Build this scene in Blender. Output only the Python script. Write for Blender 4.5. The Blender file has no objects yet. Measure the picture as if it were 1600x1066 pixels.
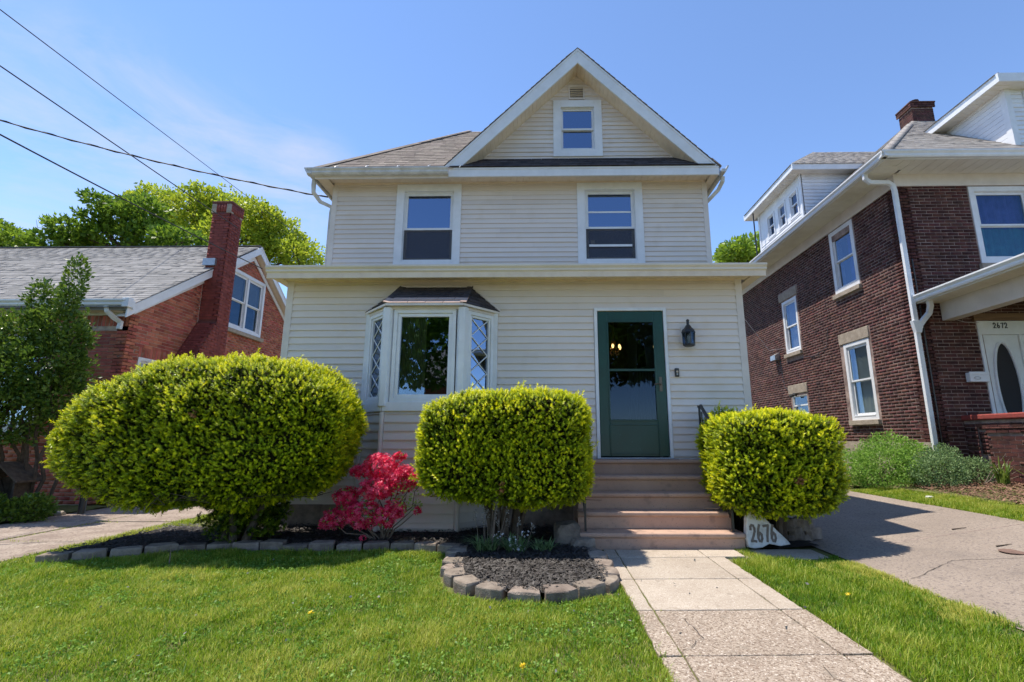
import bpy, math, random
import numpy as np
from mathutils import Vector, Matrix, noise

# ---------------------------------------------------------------- camera, sky, sun, exposure
sc = bpy.context.scene
COL = sc.collection
cd = bpy.data.cameras.new('camera'); cam = bpy.data.objects.new('camera', cd); COL.objects.link(cam)
sc.camera = cam
cd.sensor_width = 36.0; cd.lens = 754.03 / 1600 * 36; cd.shift_x = -0.0224; cd.clip_end = 2000; cd.clip_start = 0.05
cam.location = (0, 0, 1.2)
cam.rotation_euler = (math.radians(90 + 11.345), 0, math.radians(0.92))
SUN = Vector((0.36, -0.143, -1.0)).normalized()          # direction in which the light travels
SUN_ELEV = math.asin(-SUN.z); SUN_AZ = math.atan2(-SUN.x, -SUN.y)
world = bpy.data.worlds.new('World'); sc.world = world; world.use_nodes = True
wn = world.node_tree; wn.nodes.clear()
wo = wn.nodes.new('ShaderNodeOutputWorld'); wb = wn.nodes.new('ShaderNodeBackground')
sky = wn.nodes.new('ShaderNodeTexSky'); sky.sky_type = 'NISHITA'; sky.sun_disc = False
sky.sun_elevation = SUN_ELEV; sky.sun_rotation = SUN_AZ
sky.air_density = 0.7; sky.dust_density = 0.0; sky.ozone_density = 4.2
wb.inputs['Strength'].default_value = 0.15
# thin cirrus, given by the direction in the sky
tc = wn.nodes.new('ShaderNodeTexCoord')
def wmask(d, lo, hi):
    dp = wn.nodes.new('ShaderNodeVectorMath'); dp.operation = 'DOT_PRODUCT'
    wn.links.new(tc.outputs['Generated'], dp.inputs[0]); dp.inputs[1].default_value = Vector(d).normalized()
    mr = wn.nodes.new('ShaderNodeMapRange'); mr.interpolation_type = 'SMOOTHSTEP'
    mr.inputs['From Min'].default_value = lo; mr.inputs['From Max'].default_value = hi
    wn.links.new(dp.outputs['Value'], mr.inputs['Value']); return mr.outputs[0]
mp = wn.nodes.new('ShaderNodeMapping'); mp.vector_type = 'POINT'
mp.inputs['Rotation'].default_value = (0, math.radians(28), math.radians(10)); mp.inputs['Scale'].default_value = (1.5, 3.0, 6.5)
wn.links.new(tc.outputs['Generated'], mp.inputs['Vector'])
cn = wn.nodes.new('ShaderNodeTexNoise'); cn.inputs['Scale'].default_value = 1.6; cn.inputs['Detail'].default_value = 7
cn.inputs['Roughness'].default_value = 0.62; cn.inputs['Distortion'].default_value = 0.5
wn.links.new(mp.outputs['Vector'], cn.inputs['Vector'])
cr = wn.nodes.new('ShaderNodeMapRange'); cr.inputs['From Min'].default_value = 0.36; cr.inputs['From Max'].default_value = 0.72
wn.links.new(cn.outputs['Fac'], cr.inputs['Value'])
def wmath(op, a, b):
    m = wn.nodes.new('ShaderNodeMath'); m.operation = op
    for i, s in enumerate((a, b)):
        if isinstance(s, (int, float)): m.inputs[i].default_value = s
        else: wn.links.new(s, m.inputs[i])
    return m.outputs[0]
mk = wmath('MAXIMUM', wmask((-0.655, 0.629, 0.412), 0.976, 0.999), wmask((-0.56, 0.70, 0.43), 0.984, 0.9995))
mk = wmath('MAXIMUM', mk, wmask((-0.45, 0.778, 0.432), 0.988, 0.9998))
mk = wmath('MAXIMUM', mk, wmask((-0.75, 0.54, 0.39), 0.976, 0.999))
cf = wmath('MULTIPLY', wmath('MULTIPLY', cr.outputs[0], mk), 0.80)
wm = wn.nodes.new('ShaderNodeMix'); wm.data_type = 'RGBA'
wn.links.new(cf, wm.inputs[0]); wn.links.new(sky.outputs[0], wm.inputs[6]); wm.inputs[7].default_value = (2.35, 2.5, 2.75, 1)
wn.links.new(wm.outputs[2], wb.inputs['Color']); wn.links.new(wb.outputs[0], wo.inputs[0])
sl = bpy.data.lights.new('sun', 'SUN'); sl.energy = 3.5; sl.angle = math.radians(0.5); sl.color = (1.0, 0.93, 0.81)
so = bpy.data.objects.new('sun', sl); COL.objects.link(so); so.rotation_euler = SUN.to_track_quat('-Z', 'Y').to_euler(); so.location = (-10, 5, 30)
sc.view_settings.view_transform = 'Standard'; sc.view_settings.look = 'None'; sc.view_settings.gamma = 1
sc.view_settings.use_curve_mapping = False; sc.view_settings.exposure = 1.05
random.seed(7); rng = np.random.default_rng(7)

# ---------------------------------------------------------------- materials
def M(name, c, rough=0.6, c2=None, ns=3.0, nlo=0.35, nhi=0.65, bump=0.0, bs=60.0, isl=0.0, spec=0.4, metal=0.0, stretch=None, spk=None, hue=0.0):
    m = bpy.data.materials.new(name); m.use_nodes = True; t = m.node_tree; n = t.nodes; l = t.links
    p = n['Principled BSDF']; p.inputs['Roughness'].default_value = rough
    p.inputs['Specular IOR Level'].default_value = spec; p.inputs['Metallic'].default_value = metal
    g = n.new('ShaderNodeNewGeometry'); pos = g.outputs['Position']
    if stretch:
        mp = n.new('ShaderNodeMapping'); mp.inputs['Scale'].default_value = stretch; l.new(pos, mp.inputs['Vector']); pos = mp.outputs['Vector']
    col = None
    rgb = n.new('ShaderNodeRGB'); rgb.outputs[0].default_value = (*c, 1); col = rgb.outputs[0]
    def mixc(a, fac, c2):
        x = n.new('ShaderNodeMix'); x.data_type = 'RGBA'; l.new(fac, x.inputs[0]); l.new(a, x.inputs[6])
        x.inputs[7].default_value = (*c2, 1); return x.outputs[2]
    def noi(scale, lo, hi, det=5):
        t1 = n.new('ShaderNodeTexNoise'); t1.inputs['Scale'].default_value = scale; t1.inputs['Detail'].default_value = det
        t1.inputs['Roughness'].default_value = 0.65; l.new(pos, t1.inputs['Vector'])
        r = n.new('ShaderNodeMapRange'); r.inputs['From Min'].default_value = lo; r.inputs['From Max'].default_value = hi
        l.new(t1.outputs['Fac'], r.inputs['Value']); return r.outputs[0]
    if c2: col = mixc(col, noi(ns, nlo, nhi), c2)
    if spk:                                              # (scale, lo, hi, colour) speckle layers
        for s in spk: col = mixc(col, noi(s[0], s[1], s[2], 2), s[3])
    if isl:
        oi = n.new('ShaderNodeObjectInfo'); ad = n.new('ShaderNodeMath'); ad.operation = 'ADD'
        l.new(oi.outputs['Random'], ad.inputs[0]); l.new(g.outputs['Random Per Island'], ad.inputs[1])
        fr = n.new('ShaderNodeMath'); fr.operation = 'FRACT'; l.new(ad.outputs[0], fr.inputs[0])
        r = n.new('ShaderNodeMapRange'); r.inputs['To Min'].default_value = 1 - isl; r.inputs['To Max'].default_value = 1 + isl
        l.new(fr.outputs[0], r.inputs['Value'])
        h = n.new('ShaderNodeHueSaturation'); l.new(r.outputs[0], h.inputs['Value']); l.new(col, h.inputs['Color'])
        if hue:
            f2 = n.new('ShaderNodeMath'); f2.operation = 'MULTIPLY'; f2.inputs[1].default_value = 7.31; l.new(fr.outputs[0], f2.inputs[0])
            f3 = n.new('ShaderNodeMath'); f3.operation = 'FRACT'; l.new(f2.outputs[0], f3.inputs[0])
            r2 = n.new('ShaderNodeMapRange'); r2.inputs['To Min'].default_value = 0.5 - hue; r2.inputs['To Max'].default_value = 0.5 + hue
            l.new(f3.outputs[0], r2.inputs['Value']); l.new(r2.outputs[0], h.inputs['Hue'])
        col = h.outputs[0]
    l.new(col, p.inputs['Base Color'])
    if bump:
        t2 = n.new('ShaderNodeTexNoise'); t2.inputs['Scale'].default_value = bs; t2.inputs['Detail'].default_value = 4; l.new(pos, t2.inputs['Vector'])
        b = n.new('ShaderNodeBump'); b.inputs['Strength'].default_value = bump; b.inputs['Distance'].default_value = 0.01
        l.new(t2.outputs['Fac'], b.inputs['Height']); l.new(b.outputs[0], p.inputs['Normal'])
    return m
def leafmat(name, c1, c2, c3=None, trans=0.35, rough=0.45):
    m = bpy.data.materials.new(name); m.use_nodes = True; t = m.node_tree; n = t.nodes; l = t.links
    p = n['Principled BSDF']; p.inputs['Roughness'].default_value = rough; p.inputs['Specular IOR Level'].default_value = 0.3
    a = n.new('ShaderNodeAttribute'); a.attribute_name = 'tint'
    r = n.new('ShaderNodeValToRGB'); r.color_ramp.elements[0].color = (*c1, 1); r.color_ramp.elements[1].color = (*c2, 1)
    if c3: e = r.color_ramp.elements.new(0.5); e.color = (*c3, 1)
    l.new(a.outputs['Fac'], r.inputs['Fac']); l.new(r.outputs['Color'], p.inputs['Base Color'])
    tr = n.new('ShaderNodeBsdfTranslucent'); l.new(r.outputs['Color'], tr.inputs['Color'])
    mx = n.new('ShaderNodeMixShader'); mx.inputs[0].default_value = trans
    l.new(p.outputs[0], mx.inputs[1]); l.new(tr.outputs[0], mx.inputs[2]); l.new(mx.outputs[0], n['Material Output'].inputs['Surface'])
    return m
def glassmat(name, ior=2.0, tint=(0.75, 0.8, 0.8), k=1.0):
    m = bpy.data.materials.new(name); m.use_nodes = True; t = m.node_tree; n = t.nodes; l = t.links
    n.remove(n['Principled BSDF'])
    g = n.new('ShaderNodeBsdfGlossy'); g.inputs['Roughness'].default_value = 0.015; g.inputs['Color'].default_value = (0.55, 0.72, 1, 1)
    tr = n.new('ShaderNodeBsdfTransparent'); tr.inputs['Color'].default_value = (*tint, 1)
    f = n.new('ShaderNodeFresnel'); f.inputs['IOR'].default_value = ior
    tn = n.new('ShaderNodeTexNoise'); tn.inputs['Scale'].default_value = 1.3; gp = n.new('ShaderNodeNewGeometry'); l.new(gp.outputs['Position'], tn.inputs['Vector'])
    b = n.new('ShaderNodeBump'); b.inputs['Strength'].default_value = 0.02; b.inputs['Distance'].default_value = 0.05; l.new(tn.outputs['Fac'], b.inputs['Height'])
    l.new(b.outputs[0], g.inputs['Normal'])
    ml = n.new('ShaderNodeMath'); ml.operation = 'MULTIPLY'; ml.inputs[1].default_value = k; l.new(f.outputs[0], ml.inputs[0])
    mx = n.new('ShaderNodeMixShader'); l.new(ml.outputs[0], mx.inputs[0]); l.new(tr.outputs[0], mx.inputs[1]); l.new(g.outputs[0], mx.inputs[2])
    l.new(mx.outputs[0], n['Material Output'].inputs['Surface']); return m
def screenmat():
    m = bpy.data.materials.new('insect_screen'); m.use_nodes = True; t = m.node_tree; n = t.nodes; l = t.links
    p = n['Principled BSDF']; p.inputs['Base Color'].default_value = (0.05, 0.05, 0.06, 1); p.inputs['Roughness'].default_value = 0.7
    tr = n.new('ShaderNodeBsdfTransparent'); mx = n.new('ShaderNodeMixShader'); mx.inputs[0].default_value = 0.5
    l.new(tr.outputs[0], mx.inputs[1]); l.new(p.outputs[0], mx.inputs[2]); l.new(mx.outputs[0], n['Material Output'].inputs['Surface']); return m
def emit(name, c, s):
    m = bpy.data.materials.new(name); m.use_nodes = True; n = m.node_tree.nodes; p = n['Principled BSDF']
    p.inputs['Emission Color'].default_value = (*c, 1); p.inputs['Emission Strength'].default_value = s; return m

MT = dict(
 siding=M('cream_vinyl_siding', (0.71, 0.645, 0.595), 0.5, (0.66, 0.595, 0.54), 0.9, bump=0.15, bs=90, isl=0.05, spec=0.35, spk=[(2.2, 0.58, 0.9, (0.60, 0.52, 0.43))]),
 trimc=M('cream_trim', (0.70, 0.64, 0.59), 0.5, (0.61, 0.55, 0.50), 3.0, bump=0.1, bs=60),
 gutter=M('weathered_cream_gutter', (0.70, 0.64, 0.56), 0.45, (0.55, 0.49, 0.41), 1.6, 0.45, 0.85, bump=0.05, bs=40),
 white=M('white_vinyl', (0.76, 0.77, 0.79), 0.4, (0.66, 0.67, 0.68), 3.0, bump=0.05),
 whitew=M('white_siding', (0.76, 0.77, 0.79), 0.5, (0.66, 0.67, 0.70), 2.0, isl=0.03, bump=0.1),
 soffit=M('cream_soffit', (0.74, 0.63, 0.50), 0.6, (0.62, 0.50, 0.38), 5.0, 0.4, 0.8),
 soffitw=M('white_soffit', (0.74, 0.71, 0.64), 0.6, (0.64, 0.60, 0.53), 2.0),
 shbrown=M('brown_grey_shingles', (0.27, 0.23, 0.20), 0.95, (0.18, 0.155, 0.14), 9, bump=0.5, bs=300, isl=0.22, spec=0.1, hue=0.01),
 shdark=M('dark_shingles', (0.085, 0.073, 0.072), 0.95, (0.05, 0.045, 0.047), 9, bump=0.5, bs=300, isl=0.25, spec=0.1),
 shsun=M('pinkish_sun_strip_shingles', (0.50, 0.37, 0.31), 0.95, (0.40, 0.30, 0.26), 12, bump=0.4, bs=300, isl=0.12, spec=0.1),
 shgrey=M('grey_shingles', (0.29, 0.28, 0.275), 0.95, (0.22, 0.215, 0.21), 4, bump=0.5, bs=300, isl=0.15, spec=0.1),
 shlight=M('light_grey_shingles', (0.36, 0.34, 0.32), 0.95, (0.25, 0.23, 0.22), 6, bump=0.5, bs=300, isl=0.2, spec=0.1, hue=0.01),
 brickL=M('red_orange_brick', (0.45, 0.150, 0.098), 0.85, (0.34, 0.095, 0.065), 6, bump=0.5, bs=120, isl=0.28, spec=0.2, hue=0.012, spk=[(11.0, 0.6, 0.75, (0.30, 0.19, 0.14))]),
 brickC=M('painted_red_chimney_brick', (0.27, 0.07, 0.055), 0.8, (0.18, 0.048, 0.042), 5, bump=0.5, bs=120, isl=0.12, spec=0.2),
 brickR=M('dark_red_brown_brick', (0.110, 0.043, 0.034), 0.85, (0.052, 0.024, 0.024), 7, bump=0.6, bs=120, isl=0.38, spec=0.2, hue=0.014),
 mortarL=M('light_mortar', (0.52, 0.42, 0.34), 0.95, (0.28, 0.21, 0.18), 8, bump=0.4, bs=200),
 mortarC=M('dark_red_mortar', (0.17, 0.06, 0.05), 0.95, (0.12, 0.05, 0.04), 8, bump=0.4, bs=200),
 mortarR=M('grey_pink_mortar', (0.40, 0.30, 0.26), 0.95, (0.15, 0.10, 0.09), 5, bump=0.4, bs=200),
 stone=M('sandstone', (0.40, 0.34, 0.27), 0.9, (0.28, 0.23, 0.18), 9, bump=0.8, bs=50),
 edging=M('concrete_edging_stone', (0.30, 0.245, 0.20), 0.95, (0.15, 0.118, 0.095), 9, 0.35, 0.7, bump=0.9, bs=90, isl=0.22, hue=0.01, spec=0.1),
 concrete=M('aged_walk_concrete', (0.45, 0.385, 0.315), 0.9, (0.36, 0.30, 0.24), 1.6, bump=0.5, bs=160, isl=0.06, spec=0.12, spk=[(110, 0.52, 0.66, (0.27, 0.21, 0.165)), (70, 0.6, 0.70, (0.56, 0.50, 0.43)), (9, 0.62, 0.74, (0.30, 0.25, 0.20))]),
 drive=M('worn_driveway', (0.30, 0.245, 0.20), 0.92, (0.24, 0.195, 0.16), 0.9, bump=0.6, bs=140, spec=0.12, spk=[(2.5, 0.60, 0.78, (0.20, 0.165, 0.14)), (45, 0.52, 0.66, (0.16, 0.13, 0.115)), (70, 0.62, 0.74, (0.42, 0.37, 0.33))]),
 driveL=M('old_concrete_drive', (0.36, 0.30, 0.25), 0.92, (0.23, 0.18, 0.15), 2.2, bump=0.8, bs=60, spec=0.1, spk=[(40, 0.5, 0.66, (0.17, 0.13, 0.11)), (4, 0.58, 0.7, (0.20, 0.16, 0.13))]),
 rough=M('exposed_aggregate_concrete', (0.42, 0.345, 0.275), 0.92, (0.33, 0.265, 0.21), 2.5, bump=0.9, bs=120, isl=0.04, spec=0.1, spk=[(55, 0.50, 0.62, (0.24, 0.18, 0.135)), (75, 0.55, 0.62, (0.16, 0.12, 0.09)), (65, 0.60, 0.67, (0.62, 0.54, 0.46)), (7, 0.6, 0.74, (0.26, 0.215, 0.17))]),
 asphalt=M('asphalt', (0.17, 0.165, 0.16), 0.95, (0.12, 0.12, 0.12), 2, bump=0.4, bs=200),
 step=M('painted_tan_concrete_steps', (0.48, 0.315, 0.235), 0.75, (0.39, 0.25, 0.19), 3, 0.35, 0.75, bump=0.35, bs=130, spec=0.25, spk=[(7, 0.56, 0.75, (0.27, 0.185, 0.15)), (60, 0.64, 0.72, (0.22, 0.16, 0.13))]),
 soil=M('lawn_soil', (0.10, 0.125, 0.035), 1.0, (0.14, 0.12, 0.06), 5, bump=0.6, bs=80, spec=0.05),
 mulch=M('black_mulch', (0.016, 0.014, 0.013), 0.9, (0.035, 0.029, 0.026), 22, bump=1.0, bs=70, spec=0.3),
 chip=M('black_mulch_chip', (0.026, 0.022, 0.020), 0.65, (0.055, 0.046, 0.042), 30, isl=0.6, spec=0.5),
 chipr=M('brown_leaf_litter', (0.22, 0.12, 0.08), 0.85, (0.13, 0.08, 0.055), 30, isl=0.5, spec=0.2),
 green=M('dark_green_paint', (0.005, 0.058, 0.047), 0.35, (0.005, 0.045, 0.037), 3, spk=[(40, 0.66, 0.74, (0.02, 0.10, 0.085))], spec=0.5),
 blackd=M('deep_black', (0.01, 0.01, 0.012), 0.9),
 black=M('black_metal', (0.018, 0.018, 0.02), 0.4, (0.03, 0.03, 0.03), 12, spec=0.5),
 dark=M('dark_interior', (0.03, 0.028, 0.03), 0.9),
 room=M('interior_plaster', (0.16, 0.15, 0.16), 0.9),
 roomdoor=M('painted_inner_door', (0.42, 0.42, 0.45), 0.5),
 brass=M('brass', (0.45, 0.30, 0.12), 0.3, metal=0.9), bronze=M('worn_bronze', (0.14, 0.12, 0.10), 0.4, metal=0.7),
 bark=M('bark', (0.11, 0.085, 0.065), 0.95, (0.06, 0.045, 0.035), 15, bump=0.8, bs=60, spec=0.1),
 twig=M('pale_twig', (0.22, 0.17, 0.13), 0.9, (0.13, 0.10, 0.08), 20),
 curtain=M('sheer_curtain', (0.55, 0.5, 0.52), 0.9, (0.45, 0.4, 0.43), 4),
 curtaing=M('olive_curtain', (0.30, 0.33, 0.20), 0.9),
 blind=M('white_blind', (0.62, 0.62, 0.60), 0.7),
 blue=M('blue_drape', (0.10, 0.10, 0.42), 0.8, (0.06, 0.05, 0.28), 5),
 teal=M('teal_drape', (0.04, 0.25, 0.30), 0.8, (0.03, 0.16, 0.22), 5),
 wood=M('rough_wood', (0.24, 0.14, 0.075), 0.8, (0.15, 0.085, 0.05), 6, stretch=(0.4, 1, 6)),
 redcap=M('red_painted_cap', (0.33, 0.055, 0.045), 0.7, (0.22, 0.05, 0.04), 12, bump=0.7, bs=60),
 rockw=M('white_painted_rock', (0.66, 0.64, 0.61), 0.85, (0.40, 0.37, 0.33), 11, 0.45, 0.75, bump=0.9, bs=14),
 paintb=M('brown_number_paint', (0.13, 0.10, 0.08), 0.7, (0.20, 0.16, 0.13), 30),
 wire=M('black_cable', (0.02, 0.02, 0.022), 0.6),
 metal=M('galvanised_metal', (0.45, 0.46, 0.47), 0.4, (0.3, 0.3, 0.31), 8, metal=0.7),
 greyw=M('weathered_white_paint', (0.62, 0.62, 0.62), 0.55, (0.42, 0.41, 0.38), 6, 0.4, 0.75),
 rust=M('rusty_iron_lid', (0.20, 0.12, 0.09), 0.9, (0.13, 0.08, 0.06), 20, bump=0.5),
 glass=glassmat('window_glass', 3.6), glassd=glassmat('door_glass', 1.45, (0.5, 0.53, 0.53)), glassr=glassmat('side_window_glass', 1.45, k=0.16), glassb=glassmat('bay_glass', 2.1, (0.85, 0.88, 0.85)), screen=screenmat(),
 bulb=emit('lit_bulb', (1.0, 0.55, 0.2), 5.0), crystal=M('lamp_crystal', (0.5, 0.4, 0.3), 0.15, spec=0.8),
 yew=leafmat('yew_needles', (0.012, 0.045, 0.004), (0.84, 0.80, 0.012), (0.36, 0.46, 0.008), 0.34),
 dead=leafmat('dead_yew_needles', (0.20, 0.08, 0.03), (0.42, 0.20, 0.07), None, 0.2),
 yewcore=M('yew_dark_core', (0.012, 0.020, 0.006), 1.0, (0.03, 0.022, 0.012), 9, bump=1.0, bs=30, spec=0.05),
 leafb=leafmat('bright_tree_leaves', (0.14, 0.22, 0.018), (0.52, 0.54, 0.05), (0.32, 0.40, 0.03), 0.55),
 leafm=leafmat('mid_tree_leaves', (0.06, 0.14, 0.015), (0.27, 0.38, 0.035), None, 0.5),
 leafd=leafmat('glossy_shrub_leaves', (0.035, 0.09, 0.012), (0.19, 0.28, 0.035), None, 0.35, 0.3),
 leafs=leafmat('soft_shrub_leaves', (0.11, 0.25, 0.03), (0.34, 0.52, 0.10), None, 0.45),
 leafg=leafmat('grey_green_leaves', (0.11, 0.20, 0.07), (0.29, 0.40, 0.18), None, 0.35),
 grass=leafmat('grass_blades', (0.07, 0.18, 0.010), (0.50, 0.50, 0.10), (0.23, 0.34, 0.014), 0.45, 0.5),
 strap=leafmat('strap_leaves', (0.08, 0.17, 0.02), (0.24, 0.30, 0.06), None, 0.4),
 azalea=leafmat('azalea_petals', (0.58, 0.008, 0.05), (1.0, 0.20, 0.34), (0.88, 0.03, 0.13), 0.45),
 petalw=leafmat('white_flowers', (0.6, 0.62, 0.66), (0.8, 0.8, 0.82), None, 0.3),
 petaly=leafmat('yellow_flowers', (0.7, 0.5, 0.02), (0.8, 0.6, 0.03), None, 0.3),
 bud=leafmat('pale_buds', (0.16, 0.17, 0.15), (0.36, 0.33, 0.30), None, 0.3),
)

# ---------------------------------------------------------------- helpers
WM = {}                                                  # world matrix of every parent
def par(o, p):
    if p is not None:
        o.parent = p; o.matrix_parent_inverse = WM.get(p.name, Matrix.Identity(4)).inverted()
def link(name, me, mt, parent=None):
    o = bpy.data.objects.new(name, me); COL.objects.link(o)
    if mt is not None and len(me.materials) == 0: me.materials.append(MT[mt] if isinstance(mt, str) else mt)
    par(o, parent); return o
def tag(o, label=None, cat=None, group=None, kind=None):
    if label: o['label'] = label
    if cat: o['category'] = cat
    if group: o['group'] = group
    if kind: o['kind'] = kind
    return o
def thing(name, label, cat, loc=(0, 0, 0), group=None):
    o = bpy.data.objects.new(name, None); COL.objects.link(o); o.location = loc; o.empty_display_size = 0.1
    WM[o.name] = Matrix.Translation(loc); return tag(o, label, cat, group)
class Fr:                                                # a wall's frame: u along, v up, d out of the wall
    def __init__(s, O, U, N, V=(0, 0, 1)):
        s.O = Vector(O); s.U = Vector(U).normalized(); s.N = Vector(N).normalized(); s.V = Vector(V).normalized()
    def p(s, u, v, d=0.0): return s.O + s.U * u + s.V * v + s.N * d
WORLD = Fr((0, 0, 0), (1, 0, 0), (0, -1, 0))
class MB:
    def __init__(s): s.v = []; s.f = []
    def add(s, vs, fs):
        b = len(s.v); s.v += [tuple(x) for x in vs]; s.f += [tuple(b + i for i in f) for f in fs]; return s
    def box(s, x0, x1, y0, y1, z0, z1):
        return s.add([(x0, y0, z0), (x1, y0, z0), (x1, y1, z0), (x0, y1, z0), (x0, y0, z1), (x1, y0, z1), (x1, y1, z1), (x0, y1, z1)],
                     [(0, 3, 2, 1), (4, 5, 6, 7), (0, 1, 5, 4), (1, 2, 6, 5), (2, 3, 7, 6), (3, 0, 4, 7)])
    def fbox(s, fr, u0, u1, v0, v1, d0, d1):             # box in a wall frame, d grows outwards
        P = [fr.p(u, v, d) for d in (d0, d1) for (u, v) in ((u0, v0), (u1, v0), (u1, v1), (u0, v1))]
        return s.add(P, [(0, 3, 2, 1), (4, 5, 6, 7), (0, 1, 5, 4), (1, 2, 6, 5), (2, 3, 7, 6), (3, 0, 4, 7)])
    def prism(s, pts, off):                              # polygon swept by a vector
        n = len(pts); off = Vector(off); a = [Vector(p) for p in pts]
        return s.add(a + [p + off for p in a], [tuple(range(n - 1, -1, -1)), tuple(range(n, 2 * n))] + [(i, (i + 1) % n, n + (i + 1) % n, n + i) for i in range(n)])
    def ring(s, fr, u0, u1, v0, v1, w, d0, d1, wb=None):   # four bars of a frame
        wb = w if wb is None else wb
        s.fbox(fr, u0, u0 + w, v0, v1, d0, d1); s.fbox(fr, u1 - w, u1, v0, v1, d0, d1)
        s.fbox(fr, u0 + w, u1 - w, v1 - w, v1, d0, d1); s.fbox(fr, u0 + w, u1 - w, v0, v0 + wb, d0, d1); return s
    def tube(s, pts, r, k=8, cap=True):
        pts = [Vector(p) for p in pts]; R = r if isinstance(r, (list, tuple)) else [r] * len(pts); b = len(s.v)
        side = None
        for i, p in enumerate(pts):
            d = (pts[min(i + 1, len(pts) - 1)] - pts[max(i - 1, 0)]).normalized()
            a = side if side is not None else Vector((0, 0, 1)).cross(d)
            if a.length < 1e-3: a = Vector((1, 0, 0))
            a = (a - d * a.dot(d)).normalized(); side = a; c = d.cross(a)
            for j in range(k):
                t = 2 * math.pi * j / k; s.v.append(tuple(p + (a * math.cos(t) + c * math.sin(t)) * R[i]))
        for i in range(len(pts) - 1):
            for j in range(k):
                s.f.append((b + i * k + j, b + i * k + (j + 1) % k, b + (i + 1) * k + (j + 1) % k, b + (i + 1) * k + j))
        if cap: s.f.append(tuple(b + j for j in range(k - 1, -1, -1))); s.f.append(tuple(b + (len(pts) - 1) * k + j for j in range(k)))
        return s
    def sqtube(s, pts, w, h):                            # square pipe through points
        pts = [Vector(p) for p in pts]; b = len(s.v)
        for i, p in enumerate(pts):
            d = (pts[min(i + 1, len(pts) - 1)] - pts[max(i - 1, 0)]).normalized()
            a = d.cross(Vector((0, 1, 0.001))).normalized(); c = d.cross(a).normalized()
            for (x, y) in ((-1, -1), (1, -1), (1, 1), (-1, 1)): s.v.append(tuple(p + a * x * w / 2 + c * y * h / 2))
        for i in range(len(pts) - 1):
            for j in range(4): s.f.append((b + i * 4 + j, b + i * 4 + (j + 1) % 4, b + i * 4 + 4 + (j + 1) % 4, b + i * 4 + 4 + j))
        s.f.append((b + 3, b + 2, b + 1, b)); e = b + (len(pts) - 1) * 4; s.f.append((e, e + 1, e + 2, e + 3)); return s
    def lathe(s, c, prof, k=16, half=1.0):
        b = len(s.v)
        for (r, z) in prof:
            for j in range(k): t = 2 * math.pi * j / k; s.v.append((c[0] + r * math.cos(t), c[1] + r * math.sin(t), c[2] + z))
        for i in range(len(prof) - 1):
            for j in range(k): s.f.append((b + i * k + j, b + i * k + (j + 1) % k, b + (i + 1) * k + (j + 1) % k, b + (i + 1) * k + j))
        s.f.append(tuple(b + j for j in range(k - 1, -1, -1))); s.f.append(tuple(b + (len(prof) - 1) * k + j for j in range(k))); return s
    def mesh(s, name):
        me = bpy.data.meshes.new(name); me.from_pydata(s.v, [], s.f); me.update(); return me
    def build(s, name, mt, parent=None, bevel=0.0, smooth=False):
        o = link(name, s.mesh(name), mt, parent)
        if bevel:
            m = o.modifiers.new('bevel', 'BEVEL'); m.width = bevel; m.segments = 2; m.limit_method = 'ANGLE'; m.angle_limit = math.radians(40)
        if smooth:
            for p in o.data.polygons: p.use_smooth = True
        return o
def npmesh(name, V, F, mt, parent=None, tint=None):
    V = np.asarray(V, np.float32); F = np.asarray(F, np.int32); k = F.shape[1]
    me = bpy.data.meshes.new(name); me.vertices.add(len(V)); me.vertices.foreach_set('co', V.ravel())
    me.loops.add(F.size); me.loops.foreach_set('vertex_index', F.ravel())
    me.polygons.add(len(F)); me.polygons.foreach_set('loop_start', np.arange(0, F.size, k, dtype=np.int32))
    if tint is not None:
        a = me.attributes.new('tint', 'FLOAT', 'POINT'); a.data.foreach_set('value', np.asarray(tint, np.float32))
    me.update(calc_edges=True); return link(name, me, mt, parent)
_yaw = math.radians(0.92); _pit = math.radians(11.345)
_f = Vector((-math.sin(_yaw) * math.cos(_pit), math.cos(_yaw) * math.cos(_pit), math.sin(_pit))); _r = Vector((math.cos(_yaw), math.sin(_yaw), 0)); _u = _r.cross(_f)
def seen(c):                                             # how large a piece at c shows (only to choose which pieces become objects)
    v = c - Vector((0, 0, 1.2)); z = v.dot(_f)
    if z < 0.3: return 0.0, 0, 0
    return 1 / z, 835.9 + 754 * v.dot(_r) / z, 533 - 754 * v.dot(_u) / z
_unit = {}
def unit(mt):
    if mt not in _unit:
        me = MB().box(-.5, .5, -.5, .5, -.5, .5).mesh('piece'); me.materials.append(MT[mt]); _unit[mt] = me
    return _unit[mt]
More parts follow.
